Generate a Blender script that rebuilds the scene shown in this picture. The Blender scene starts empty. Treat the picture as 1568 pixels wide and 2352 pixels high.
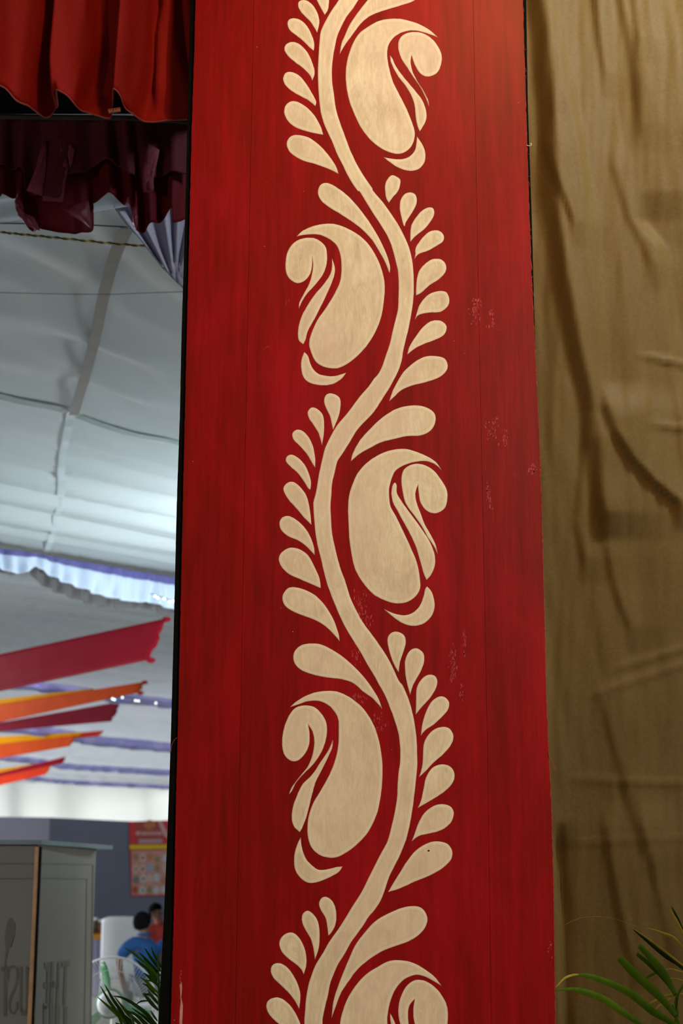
import bpy, bmesh, math, random
from mathutils import Vector, Matrix, noise
from mathutils.geometry import delaunay_2d_cdt

sc = bpy.context.scene
C = sc.collection
R = math.radians
random.seed(7)

# ------------------------------------------------------------------ camera
F = 55.0 / 36.0 * 2352.0
TH = R(13.3)
CAMZ = 1.5
cam_d = bpy.data.cameras.new('camera')
cam_d.sensor_fit = 'VERTICAL'; cam_d.sensor_height = 36.0; cam_d.sensor_width = 24.0
cam_d.lens = 55.0; cam_d.clip_end = 300
cam = bpy.data.objects.new('camera', cam_d); C.objects.link(cam)
cam.location = (0, 0, CAMZ); cam.rotation_euler = (R(90) + TH, 0, 0)
cam_d.dof.use_dof = True; cam_d.dof.focus_distance = 4.62; cam_d.dof.aperture_fstop = 4.0
sc.camera = cam

# ------------------------------------------------------------------ world, lights, exposure
w = bpy.data.worlds.new('world'); sc.world = w; w.use_nodes = True
bg = w.node_tree.nodes['Background']
bg.inputs[0].default_value = (0.62, 0.72, 0.85, 1); bg.inputs[1].default_value = 0.10
sc.view_settings.view_transform = 'Standard'; sc.view_settings.look = 'None'
sc.view_settings.exposure = 0.0; sc.view_settings.gamma = 1.0
sc.view_settings.use_curve_mapping = False

def light(name, kind, loc, target, energy, color, **kw):
    d = bpy.data.lights.new(name, kind); d.energy = energy; d.color = color
    for k, v in kw.items(): setattr(d, k, v)
    o = bpy.data.objects.new(name, d); C.objects.link(o); o.location = loc
    o.rotation_euler = (Vector(target) - Vector(loc)).to_track_quat('-Z', 'Y').to_euler()
    return o
sp_ = light('panel_key_spot', 'SPOT', (4.0, -2.6, 5.6), (0.10, 4.5, 1.75), 1720, (1.0, 0.90, 0.72),
      spot_size=R(54), spot_blend=0.5, shadow_soft_size=0.10)
sp_.scale = (0.185, 1, 1)      # unseen spot added for the panel, squeezed upright to spare the curtain
light('valance_fill_spot', 'SPOT', (-3.4, 2.4, 3.4), (-0.9, 4.6, 4.45), 42, (1.0, 0.78, 0.66),
      spot_size=R(40), spot_blend=0.8, shadow_soft_size=0.1)  # unseen spot added to brighten the red valance and its folds
light('curtain_lamp', 'AREA', (0.92, 2.0, 5.75), (0.9, 4.9, 3.9), 50, (1.0, 0.55, 0.20), shape='DISK', size=0.5)
light('curtain_daylight', 'AREA', (2.5, 3.5, 5.9), (1.2, 5.2, 3.9), 85, (0.84, 0.95, 1.0), shape='DISK', size=0.8)
light('tent_flood', 'AREA', (0.6, 12.3, 2.7), (-1.7, 12.6, 4.35), 165, (0.80, 0.95, 1.0), shape='DISK', size=0.9)
# daylight falling on the outside of the translucent roof and end cloth
light('roof_daylight', 'AREA', (-6, 35, 8), (-6, 35, 0), 2300, (0.90, 0.92, 1.0), shape='RECTANGLE', size=26, size_y=24)
light('interior_fill', 'AREA', (-20, 24, 2.6), (-5, 26, 1.4), 2700, (0.93, 0.95, 1.0), shape='RECTANGLE', size=14, size_y=3)  # unseen area light added to lift the tent interior
light('gate_fill', 'AREA', (-4.2, 2.5, 3.2), (-1.8, 8, 1.1), 17, (1.0, 0.96, 0.86), shape='DISK', size=1.0, spread=R(70))
light('end_daylight', 'AREA', (-14, 62, 4), (-8, 40, 3), 5000, (1.0, 1.0, 0.97), shape='RECTANGLE', size=30, size_y=8)
light('tent_side_fill', 'AREA', (-7.5, 9.5, 2.6), (-1.4, 12.0, 0.7), 170, (0.90, 0.95, 1.0), shape='DISK', size=2.0, spread=R(75))  # added from the left to brighten fan, chair and floor
light('booth_side_fill', 'AREA', (2.0, 8.6, 2.0), (-1.6, 9.1, 0.9), 7, (1.0, 0.97, 0.90), shape='DISK', size=0.8, spread=R(80))  # added fill for the booth's right face and the fan

# ------------------------------------------------------------------ geometry helpers
def P(px, py, Y):
    u = (px - 784) / F; v = (1176 - py) / F
    d = Vector((u, math.cos(TH) - math.sin(TH) * v, math.sin(TH) + math.cos(TH) * v))
    return Vector((0, 0, CAMZ)) + d * (Y / d.y)
def G(px, py, z):
    u = (px - 784) / F; v = (1176 - py) / F
    d = Vector((u, math.cos(TH) - math.sin(TH) * v, math.sin(TH) + math.cos(TH) * v))
    return Vector((0, 0, CAMZ)) + d * ((z - CAMZ) / d.z)

def lerp_table(tab, y):
    if y <= tab[0][1]: a, b = tab[0], tab[1]
    elif y >= tab[-1][1]: a, b = tab[-2], tab[-1]
    else:
        for a, b in zip(tab, tab[1:]):
            if a[1] <= y <= b[1]: break
    t = (y - a[1]) / (b[1] - a[1])
    return a[0] + (b[0] - a[0]) * t

def mesh_obj(name, verts, faces, mat=None, parent=None, smooth=False):
    me = bpy.data.meshes.new(name); me.from_pydata([tuple(v) for v in verts], [], faces); me.update()
    o = bpy.data.objects.new(name, me); C.objects.link(o)
    if mat: me.materials.append(mat)
    if parent: o.parent = parent
    if smooth: me.polygons.foreach_set('use_smooth', [True] * len(me.polygons))
    return o
def bm_obj(name, bm, mat, parent=None, smooth=False, recalc=True):
    if recalc: bmesh.ops.recalc_face_normals(bm, faces=bm.faces)
    me = bpy.data.meshes.new(name); bm.to_mesh(me); bm.free()
    me.materials.append(mat)
    if smooth: me.polygons.foreach_set('use_smooth', [True] * len(me.polygons))
    o = bpy.data.objects.new(name, me); C.objects.link(o)
    if parent: o.parent = parent
    return o
def empty(name, label, cat, group=None, loc=(0, 0, 0)):
    # empties sit at the thing's base; children keep world coordinates
    o = bpy.data.objects.new(name, None); C.objects.link(o)
    o.location = loc; o.empty_display_size = 0.1
    tag(o, label, cat, group)
    return o
def adopt(root):
    """children were built in world coordinates: keep them there"""
    inv = Matrix.Translation(-Vector(root.location))
    for ch in C.objects:
        if ch.parent == root and 'own' not in ch:
            ch.matrix_parent_inverse = inv
            ch['own'] = 1
def clean():
    for o in C.objects:
        if 'own' in o: del o['own']
def tag(o, label, cat, group=None):
    o['label'] = label; o['category'] = cat
    if group: o['group'] = group
    return o
def struct(o): o['kind'] = 'structure'; return o

def box(bm, x0, x1, y0, y1, z0, z1, bevel=0):
    m = Matrix.Translation(((x0 + x1) / 2, (y0 + y1) / 2, (z0 + z1) / 2)) @ Matrix.Diagonal((x1 - x0, y1 - y0, z1 - z0, 1))
    r = bmesh.ops.create_cube(bm, size=1, matrix=m)
    if bevel:
        es = list({e for v in r['verts'] for e in v.link_edges})
        bmesh.ops.bevel(bm, geom=es, offset=bevel, segments=2, affect='EDGES')
def tube(bm, pts, r, seg=8, cap=True):
    pts = [Vector(p) for p in pts]; rings = []
    n = len(pts)
    for i, p in enumerate(pts):
        t = (pts[min(i + 1, n - 1)] - pts[max(i - 1, 0)]).normalized()
        a = t.cross(Vector((0, 0, 1)))
        if a.length < 1e-3: a = t.cross(Vector((1, 0, 0)))
        a.normalize(); b = t.cross(a)
        rr = r[i] if isinstance(r, (list, tuple)) else r
        rings.append([bm.verts.new(p + (a * math.cos(2 * math.pi * k / seg) + b * math.sin(2 * math.pi * k / seg)) * rr) for k in range(seg)])
    for A, B in zip(rings, rings[1:]):
        for k in range(seg): bm.faces.new((A[k], A[(k + 1) % seg], B[(k + 1) % seg], B[k]))
    if cap:
        bm.faces.new(rings[0]); bm.faces.new(rings[-1])
def lathe(bm, prof, center, seg=24, axis='Z'):
    rings = []
    for r, h in prof:
        ring = []
        for k in range(seg):
            a = 2 * math.pi * k / seg
            q = Vector((r * math.cos(a), r * math.sin(a), h)) if axis == 'Z' else Vector((r * math.cos(a), h, r * math.sin(a)))
            ring.append(bm.verts.new(Vector(center) + q))
        rings.append(ring)
    for A, B in zip(rings, rings[1:]):
        for k in range(seg): bm.faces.new((A[k], A[(k + 1) % seg], B[(k + 1) % seg], B[k]))
    bm.faces.new(rings[0]); bm.faces.new(rings[-1])
def catmull(pts, n=6, closed=False):
    out = []; m = len(pts)
    rng = range(m) if closed else range(m - 1)
    for i in rng:
        if closed: p0, p1, p2, p3 = pts[(i - 1) % m], pts[i], pts[(i + 1) % m], pts[(i + 2) % m]
        else: p0, p1, p2, p3 = pts[max(i - 1, 0)], pts[i], pts[i + 1], pts[min(i + 2, m - 1)]
        for k in range(n):
            t = k / n
            out.append(tuple(0.5 * ((2 * b) + (c - a) * t + (2 * a - 5 * b + 4 * c - d) * t * t + (3 * b - a - 3 * c + d) * t ** 3)
                             for a, b, c, d in zip(p0, p1, p2, p3)))
    if not closed: out.append(tuple(pts[-1]))
    return out

# ------------------------------------------------------------------ materials
def mat(name):
    m = bpy.data.materials.new(name); m.use_nodes = True
    nt = m.node_tree; b = nt.nodes['Principled BSDF']
    return m, nt, b
def N(nt, kind, **kw):
    n = nt.nodes.new(kind)
    for k, v in kw.items(): setattr(n, k, v)
    return n
def ramp(nt, fac, stops):
    r = N(nt, 'ShaderNodeValToRGB')
    el = r.color_ramp.elements
    el[0].position = stops[0][0]; el[0].color = (*stops[0][1], 1)
    el[1].position = stops[-1][0]; el[1].color = (*stops[-1][1], 1)
    for p, c in stops[1:-1]:
        e = el.new(p); e.color = (*c, 1)
    nt.links.new(fac, r.inputs[0]); return r.outputs[0]
def noise_tex(nt, scale, detail=4, rough=0.6, vec_scale=(1, 1, 1), dist=0.0):
    tc = N(nt, 'ShaderNodeTexCoord'); mp = N(nt, 'ShaderNodeMapping')
    mp.inputs['Scale'].default_value = vec_scale
    nt.links.new(tc.outputs['Object'], mp.inputs['Vector'])
    n = N(nt, 'ShaderNodeTexNoise')
    n.inputs['Scale'].default_value = scale; n.inputs['Detail'].default_value = detail
    n.inputs['Roughness'].default_value = rough; n.inputs['Distortion'].default_value = dist
    nt.links.new(mp.outputs[0], n.inputs['Vector'])
    return n.outputs['Fac']
def mix(nt, fac, a, b, mode='MIX'):
    m = N(nt, 'ShaderNodeMix', data_type='RGBA', blend_type=mode)
    for s, v in ((m.inputs[0], fac), (m.inputs[6], a), (m.inputs[7], b)):
        if isinstance(v, (int, float)): s.default_value = v
        elif isinstance(v, tuple): s.default_value = (*v, 1)
        else: nt.links.new(v, s)
    return m.outputs[2]
def bump(nt, b, h, strength=0.3, dist=0.01):
    n = N(nt, 'ShaderNodeBump'); n.inputs['Strength'].default_value = strength; n.inputs['Distance'].default_value = dist
    nt.links.new(h, n.inputs['Height']); nt.links.new(n.outputs[0], b.inputs['Normal'])
def simple(name, col, rough=0.6, var=0.15, scale=8, metallic=0, bstr=0.1, vec=(1, 1, 1), spec=0.4, translucent=0.0, emit=None):
    m, nt, b = mat(name)
    f = noise_tex(nt, scale, vec_scale=vec)
    lo = tuple(c * (1 - var) for c in col); hi = tuple(min(1, c * (1 + var)) for c in col)
    c = ramp(nt, f, [(0.3, lo), (0.7, hi)])
    nt.links.new(c, b.inputs['Base Color'])
    b.inputs['Roughness'].default_value = rough; b.inputs['Metallic'].default_value = metallic
    b.inputs['Specular IOR Level'].default_value = spec
    if bstr: bump(nt, b, f, bstr, 0.005)
    if emit:
        b.inputs['Emission Color'].default_value = (*col, 1); b.inputs['Emission Strength'].default_value = emit
    if translucent:
        t = N(nt, 'ShaderNodeBsdfTranslucent'); nt.links.new(c, t.inputs[0])
        ms = N(nt, 'ShaderNodeMixShader'); ms.inputs[0].default_value = translucent
        nt.links.new(b.outputs[0], ms.inputs[1]); nt.links.new(t.outputs[0], ms.inputs[2])
        nt.links.new(ms.outputs[0], nt.nodes['Material Output'].inputs[0])
    return m

# red brushed paint
M_RED, nt, b = mat('red_brushed_paint')
f1 = noise_tex(nt, 1.0, 6, 0.62, (16, 1, 1.6))
f2 = noise_tex(nt, 1.0, 5, 0.6, (3.2, 1, 1.5), 0.6)
f3 = noise_tex(nt, 1.0, 4, 0.7, (60, 1, 3.5))
base = ramp(nt, f1, [(0.36, (0.165, 0.0045, 0.0010)), (0.50, (0.235, 0.0040, 0.0022)), (0.64, (0.330, 0.0055, 0.0060))])
base2 = ramp(nt, f2, [(0.38, (0.165, 0.0060, 0.0008)), (0.52, (0.240, 0.0035, 0.0028)), (0.66, (0.36, 0.0050, 0.0110))])
c = mix(nt, 0.5, base, base2)
c = mix(nt, 0.2, c, ramp(nt, f3, [(0.36, (0.08, 0.0030, 0.0008)), (0.64, (0.38, 0.0060, 0.0100))]))
fw = noise_tex(nt, 1.0, 8, 0.75, (14, 1, 5), 1.5)           # dry, rubbed patches
fwm = noise_tex(nt, 1.0, 2, 0.5, (2.2, 1, 0.9))
m1 = ramp(nt, fw, [(0.66, (0, 0, 0)), (0.72, (1, 1, 1))]); m2 = ramp(nt, fwm, [(0.54, (0, 0, 0)), (0.66, (1, 1, 1))])
mm = mix(nt, 1.0, m1, m2, 'MULTIPLY')
c = mix(nt, mm, c, (0.45, 0.035, 0.03))
nt.links.new(c, b.inputs['Base Color'])
b.inputs['Roughness'].default_value = 0.36; b.inputs['Specular IOR Level'].default_value = 0.12
bump(nt, b, f3, 0.12, 0.002)

# cream brush paint, thinner at the rim of each stroke (vertex attribute 'rim' = distance from the paint's own edge)
M_CREAM, nt, b = mat('cream_brush_paint')
at = N(nt, 'ShaderNodeAttribute', attribute_name='rim')
g1 = noise_tex(nt, 1.0, 5, 0.62, (7, 1, 4), 1.6)
g2 = noise_tex(nt, 1.0, 6, 0.7, (55, 1, 14), 1.2)
g3 = noise_tex(nt, 1.0, 3, 0.5, (2.5, 1, 1.6))
body = ramp(nt, g1, [(0.34, (0.55, 0.42, 0.255)), (0.48, (0.70, 0.555, 0.355)), (0.64, (0.82, 0.685, 0.455))])
body = mix(nt, 0.42, body, ramp(nt, g2, [(0.38, (0.52, 0.38, 0.24)), (0.62, (0.84, 0.70, 0.47))]))
body = mix(nt, ramp(nt, g3, [(0.48, (0, 0, 0)), (0.68, (0.5, 0.5, 0.5))]), body, (0.70, 0.49, 0.36))
rimc = ramp(nt, at.outputs['Fac'], [(0.0, (0.47, 0.31, 0.22)), (0.10, (0.80, 0.66, 0.45)), (0.34, (0.82, 0.68, 0.46)), (0.55, (0.62, 0.49, 0.32)), (0.9, (0.71, 0.57, 0.37))])
rimf = ramp(nt, at.outputs['Fac'], [(0.0, (0.85, 0.85, 0.85)), (0.12, (0.5, 0.5, 0.5)), (0.6, (0.35, 0.35, 0.35)), (1.0, (0, 0, 0))])
cc = mix(nt, rimf, body, rimc)
nt.links.new(cc, b.inputs['Base Color'])
b.inputs['Roughness'].default_value = 0.55; b.inputs['Specular IOR Level'].default_value = 0.25
bump(nt, b, g2, 0.25, 0.0025)

M_BLACK = simple('black_board', (0.0045, 0.0043, 0.0030), 0.85, 0.2, 14, bstr=0.1, spec=0.04)
M_SOFFIT = simple('dark_soffit', (0.006, 0.005, 0.004), 0.9, 0.2, 5, spec=0.1)
M_PIPE = simple('dark_pipe', (0.06, 0.055, 0.05), 0.4, 0.3, 6, metallic=0.6)
M_THREAD = simple('red_thread', (0.30, 0.06, 0.035), 0.7, 0.1, 30)
M_CREAMT = simple('cream_thread', (0.7, 0.6, 0.35), 0.7, 0.1, 30)

# olive satin curtain
M_CURT, nt, b = mat('olive_satin')
h1 = noise_tex(nt, 1.0, 4, 0.5, (7, 7, 2.0), 0.5)
h2 = noise_tex(nt, 90, 3, 0.6)
h3 = noise_tex(nt, 1.0, 4, 0.6, (3, 3, 1.2), 0.5)
cb = ramp(nt, h3, [(0.3, (0.225, 0.142, 0.040)), (0.7, (0.28, 0.190, 0.068))])
cb = mix(nt, 0.25, cb, ramp(nt, h2, [(0.3, (0.17, 0.10, 0.022)), (0.7, (0.34, 0.21, 0.075))]))
nt.links.new(cb, b.inputs['Base Color'])
b.inputs['Roughness'].default_value = 0.55; b.inputs['Specular IOR Level'].default_value = 0.12
b.inputs['Sheen Weight'].default_value = 0.0
hm = N(nt, 'ShaderNodeMath', operation='MULTIPLY_ADD'); nt.links.new(h1, hm.inputs[0]); hm.inputs[1].default_value = 1.0
h2s = N(nt, 'ShaderNodeMath', operation='MULTIPLY'); nt.links.new(h2, h2s.inputs[0]); h2s.inputs[1].default_value = 0.03
nt.links.new(h2s.outputs[0], hm.inputs[2]); bump(nt, b, hm.outputs[0], 0.22, 0.02)

def cloth(name, c0, c1, rough, tr, wr=(8, 8, 2), bs=0.4, spec=0.3):
    m, nt, b = mat(name)
    h1 = noise_tex(nt, 1.0, 5, 0.6, wr, 0.6); h2 = noise_tex(nt, 140, 2, 0.5)
    col = mix(nt, 0.5, ramp(nt, h1, [(0.3, c0), (0.7, c1)]), ramp(nt, h2, [(0.35, c0), (0.65, c1)]))
    nt.links.new(col, b.inputs['Base Color']); b.inputs['Roughness'].default_value = rough
    b.inputs['Specular IOR Level'].default_value = spec
    bump(nt, b, h1, bs, 0.012)
    if tr:
        t = N(nt, 'ShaderNodeBsdfTranslucent'); nt.links.new(col, t.inputs[0])
        ms = N(nt, 'ShaderNodeMixShader'); ms.inputs[0].default_value = tr
        nt.links.new(b.outputs[0], ms.inputs[1]); nt.links.new(t.outputs[0], ms.inputs[2])
        nt.links.new(ms.outputs[0], nt.nodes['Material Output'].inputs[0])
    return m
M_VAL = cloth('red_valance_cloth', (0.22, 0.007, 0.004), (0.33, 0.012, 0.006), 0.75, 0.08, spec=0.1)
M_LINING = cloth('maroon_lining', (0.12, 0.018, 0.03), (0.22, 0.042, 0.06), 0.7, 0.3, spec=0.15)
M_MAROON = cloth('maroon_ruffle', (0.13, 0.008, 0.012), (0.22, 0.014, 0.022), 0.65, 0.3, spec=0.15)
M_WHITE = cloth('white_tent_satin', (0.66, 0.72, 0.75), (0.78, 0.83, 0.85), 0.42, 0.4, (0.8, 0.8, 0.8), 0.25)
M_LILAC = cloth('lilac_cloth', (0.40, 0.38, 0.50), (0.55, 0.53, 0.66), 0.5, 0.1)
M_PALEBLUE = cloth('pale_blue_cloth', (0.62, 0.72, 0.95), (0.78, 0.86, 1.0), 0.5, 0.15)
M_BLUE = cloth('violet_blue_cloth', (0.09, 0.075, 0.25), (0.17, 0.16, 0.42), 0.5, 0.1)
M_SHADOW = simple('taupe_shadow', (0.13, 0.118, 0.118), 0.8, 0.05, 6, bstr=0)
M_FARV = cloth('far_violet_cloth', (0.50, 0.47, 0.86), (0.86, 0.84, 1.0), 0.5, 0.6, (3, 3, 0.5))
M_TAPE = simple('taupe_seam', (0.27, 0.25, 0.24), 0.7, 0.1, 10, bstr=0.2)
M_GREENTAPE = simple('grey_green_seam', (0.30, 0.35, 0.36), 0.7, 0.1, 10, bstr=0.2)
M_TAUPE = simple('taupe_border', (0.42, 0.39, 0.38), 0.7, 0.1, 6, bstr=0.2)
M_DRED = cloth('crimson_drape', (0.34, 0.012, 0.028), (0.52, 0.022, 0.05), 0.5, 0.25, (3, 3, 3), spec=0.03)
M_DMAR = cloth('dark_crimson_drape', (0.25, 0.018, 0.035), (0.36, 0.03, 0.055), 0.5, 0.2, (3, 3, 3), spec=0.03)
M_DORG = cloth('orange_drape', (0.62, 0.075, 0.012), (0.85, 0.13, 0.03), 0.5, 0.25, (3, 3, 3), spec=0.03)
M_DVER = cloth('vermilion_drape', (0.85, 0.06, 0.02), (1.0, 0.10, 0.035), 0.5, 0.25, (3, 3, 3), spec=0.03)
M_DYEL = cloth('yellow_drape', (0.80, 0.36, 0.0), (0.95, 0.48, 0.01), 0.5, 0.3, (3, 3, 3), spec=0.03)
M_SLATE = simple('slate_partition', (0.165, 0.185, 0.245), 0.55, 0.08, 0.5, bstr=0.0)
M_SLATE2 = simple('lilac_grey_partition', (0.29, 0.28, 0.36), 0.6, 0.06, 0.6, bstr=0.0)
M_FLOOR = simple('beige_floor_cloth', (0.55, 0.53, 0.46), 0.85, 0.12, 1.5, bstr=0.1)
M_KGREY = simple('grey_sheet', (0.16, 0.158, 0.14), 0.55, 0.06, 2, bstr=0)
M_KLINE = simple('dark_print', (0.10, 0.10, 0.09), 0.55, 0.1, 5, bstr=0)
M_KTXT = simple('brown_grey_print', (0.105, 0.092, 0.076), 0.55, 0.1, 5, bstr=0)
M_LID = simple('blue_grey_lid', (0.16, 0.22, 0.25), 0.4, 0.1, 5, bstr=0)
M_COPPER = simple('tan_edge_strip', (0.42, 0.23, 0.11), 0.45, 0.25, 9, bstr=0.1)
M_WPLAST = simple('white_plastic', (0.80, 0.82, 0.84), 0.4, 0.03, 3, bstr=0)
M_GREEN = simple('green_plastic', (0.05, 0.36, 0.12), 0.4, 0.1, 3, bstr=0, translucent=0.3)
M_SKIN = simple('brown_skin', (0.20, 0.095, 0.06), 0.5, 0.08, 10, bstr=0)
M_HAIR = simple('black_hair', (0.005, 0.005, 0.006), 0.9, 0.3, 60, bstr=0.4, spec=0.05)
M_SHIRT = simple('blue_shirt_cloth', (0.012, 0.075, 0.24), 0.8, 0.2, 14, bstr=0.3)
M_TROUS = simple('grey_trouser_cloth', (0.13, 0.16, 0.18), 0.8, 0.1, 14, bstr=0.3)
M_REDSH = simple('red_shirt_cloth', (0.50, 0.05, 0.04), 0.8, 0.1, 14, bstr=0.3)

def leaf_mat(name, a, b_, yel=0.0):
    m, nt, b = mat(name)
    f = noise_tex(nt, 1.0, 4, 0.6, (25, 25, 5))
    c = ramp(nt, f, [(0.3, a), (0.7, b_)])
    nt.links.new(c, b.inputs['Base Color']); b.inputs['Roughness'].default_value = 0.55; b.inputs['Specular IOR Level'].default_value = 0.12
    t = N(nt, 'ShaderNodeBsdfTranslucent'); nt.links.new(c, t.inputs[0])
    ms = N(nt, 'ShaderNodeMixShader'); ms.inputs[0].default_value = 0.25
    nt.links.new(b.outputs[0], ms.inputs[1]); nt.links.new(t.outputs[0], ms.inputs[2])
    nt.links.new(ms.outputs[0], nt.nodes['Material Output'].inputs[0])
    return m
M_LEAF = leaf_mat('palm_leaf_green', (0.060, 0.135, 0.002), (0.105, 0.20, 0.004))
M_LEAFD = leaf_mat('palm_leaf_dark', (0.012, 0.028, 0.006), (0.03, 0.06, 0.010))
M_LEAFY = leaf_mat('palm_leaf_yellow', (0.35, 0.30, 0.02), (0.62, 0.46, 0.08))
M_LEAFL = leaf_mat('palm_leaf_deep', (0.020, 0.060, 0.002), (0.050, 0.12, 0.004))
M_POT = simple('terracotta', (0.30, 0.12, 0.07), 0.8, 0.2, 8)

# ------------------------------------------------------------------ SETTING
fl = mesh_obj('floor', [(-40, -6, 0), (30, -6, 0), (30, 75, 0), (-40, 75, 0)], [(0, 1, 2, 3)], M_FLOOR); struct(fl)
CZ = 4.4
U = Vector((1, 1, 0)).normalized(); W = Vector((-1, 1, 0)).normalized()

def ridge(px, py, folds):
    d = 0.0
    for tab, wd, A, L in folds:
        y0, y1 = tab[0][1], tab[-1][1]
        if py < y0 - 60 or py > y1 + 60: continue
        fade = min(1, (py - y0 + 60) / 60, (y1 + 60 - py) / 60)
        x0 = lerp_table(tab, min(max(py, y0), y1))
        t = (px - x0) / wd
        if t <= 0: continue
        s = 1 if t >= 1 else t * t * (3 - 2 * t)
        d += A * fade * s * math.exp(-max(0, px - x0 - wd) / L)
    return d

# tent roof: a height field in the tent's own axes (folds run along U)
def ceil_z(p):
    a = p.dot(U); bb = p.dot(W)
    dist = p.y
    d = 0.03 * noise.noise(Vector((a * 0.25, bb * 3.2, 0)))
    near = 1 / (1 + math.exp((dist - 10.3) * 1.4))
    d += (1 - near) * (0.035 * math.sin(bb * 11 + 0.8 * math.sin(a * 0.6)) + 0.022 * math.sin(bb * 23 + 1.5 * math.sin(a * 0.45 + 1)) + 0.05 * noise.noise(Vector((a * 0.3 + 4, bb * 9, 2))))
    # diagonal drag folds on the right-hand near sheet
    t = (p.x + 1.0) * 0.9 + (p.y - 6) * 0.25
    q = p.x * 1.0 + p.y * -0.42
    rightside = 1 / (1 + math.exp(-(p.x + 1.55 + (p.y - 7) * 0.13) * 9))
    d += near * rightside * 0.020 * math.sin(q * 15 + 1.5 * noise.noise(p * 0.8))
    return CZ + d
verts, faces = [], []
rows = []
y = 5.65
while y < 52: rows.append(y); y += 0.05 if y < 16 else (0.16 if y < 30 else 0.5)
for y in rows:
    for i in range(111):
        # from the left side of the hall to just past the gate's own line of sight
        x = -y * 0.42 - 1 + (i / 110) * (y * 0.42 + 1 + 3.5)
        p = Vector((x, y, 0)); verts.append((x, y, ceil_z(p)))
for j in range(len(rows) - 1):
    for i in range(110):
        k = j * 111 + i; faces.append((k, k + 1, k + 112, k + 111))
ceil = mesh_obj('ceiling', verts, faces, M_WHITE, smooth=True); struct(ceil)

def strip(name, pxpts, wpx, z, m, parent, thick=0.004, n=8, near_flat=False):
    """a sewn tape on the roof cloth: traced centre line on the roof's plane, real width"""
    pts = [G(a, b_, z) for a, b_ in catmull(pxpts, n)]
    for p in pts: p.z = (CZ - 0.05) if near_flat else ceil_z(Vector((p.x, p.y, 0))) - 0.012
    bm = bmesh.new(); L = []
    for i, p in enumerate(pts):
        t = (pts[min(i + 1, len(pts) - 1)] - pts[max(i - 1, 0)]); t.z = 0; t.normalize()
        s = Vector((t.y, -t.x, 0)) * wpx / 2
        L.append([bm.verts.new(q) for q in (p - s, p + s, p + s + Vector((0, 0, -thick)), p - s + Vector((0, 0, -thick)))])
    for A, B in zip(L, L[1:]):
        for k in range(4): bm.faces.new((A[k], A[(k + 1) % 4], B[(k + 1) % 4], B[k]))
    bm.faces.new(L[0]); bm.faces.new(L[-1])
    return bm_obj(name, bm, m, parent)
TZ = CZ
strip('seam_tape', [(292, 500), (262, 570), (238, 660), (222, 740), (200, 830), (178, 905), (170, 935)], 0.060, TZ, M_TAPE, ceil, near_flat=True)
strip('seam_tape', [(165, 935), (152, 1000), (142, 1060), (138, 1150), (120, 1225), (105, 1262)], 0.05, TZ, M_WHITE, ceil)
strip('seam_tape', [(-600, 745), (-300, 825), (-40, 893), (0, 902), (60, 915), (150, 933)], 0.10, TZ, M_GREENTAPE, ceil)
strip('seam_tape', [(182, 945), (250, 965), (330, 990), (430, 1012)], 0.08, TZ, M_GREENTAPE, ceil)
strip('roof_border', [(-900, 1105), (-400, 1185), (-60, 1238), (0, 1246), (100, 1262), (200, 1280), (300, 1297), (430, 1318)], 0.42, TZ, M_TAUPE, ceil)

# far walls
def wall_quad(name, a, b_, z0, z1, m, th=0.06, parent=None):
    n = Vector((b_.y - a.y, a.x - b_.x, 0)).normalized() * th
    v = []
    for q in (a, b_, b_ - n, a - n):
        v.append((q.x, q.y, z0)); v.append((q.x, q.y, z1))
    f = [(0, 2, 3, 1), (2, 4, 5, 3), (4, 6, 7, 5), (6, 0, 1, 7), (1, 3, 5, 7), (0, 6, 4, 2)]
    return mesh_obj(name, v, f, m, parent)
M_BW = simple('white_end_cloth', (0.80, 0.83, 0.82), 0.7, 0.04, 0.4, bstr=0, translucent=0.5)
a = G(0, 1795, CZ); b2 = G(400, 1812, CZ)
dd = (b2 - a).normalized()
# gathered end cloth
verts, faces = [], []
n = 300; L0 = -16; L1 = 22
for i in range(n + 1):
    s = L0 + (L1 - L0) * i / n; q = a + dd * s
    nn = Vector((dd.y, -dd.x, 0))
    for j in range(9):
        z = 4.5 * j / 8
        off = 0.16 * math.sin(s * 3.1 + 1.3 * math.sin(s * 0.8) + z * 0.25) + 0.08 * noise.noise(Vector((s * 1.6, z * 0.4, 0)))
        p = q + nn * off; verts.append((p.x, p.y, z))
for i in range(n):
    for j in range(8):
        k = i * 9 + j; faces.append((k, k + 9, k + 10, k + 1))
wb = mesh_obj('wall_back', verts, faces, M_BW, smooth=True); struct(wb)
ZP = 2.72
pa = G(-200, 1873, ZP); p0 = G(0, 1878, ZP); p1 = G(112, 1877.5, ZP); p2 = G(430, 1893, ZP)
pb = p1 + (p2 - p1) * 4.5
wp = wall_quad('wall_partition', p1, pb, 0, ZP, M_SLATE); struct(wp)
wp2 = wall_quad('partition_sheet', pa, p1 + (p1 - pa).normalized() * 0.02, 0, ZP, M_SLATE2, parent=wp)

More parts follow.
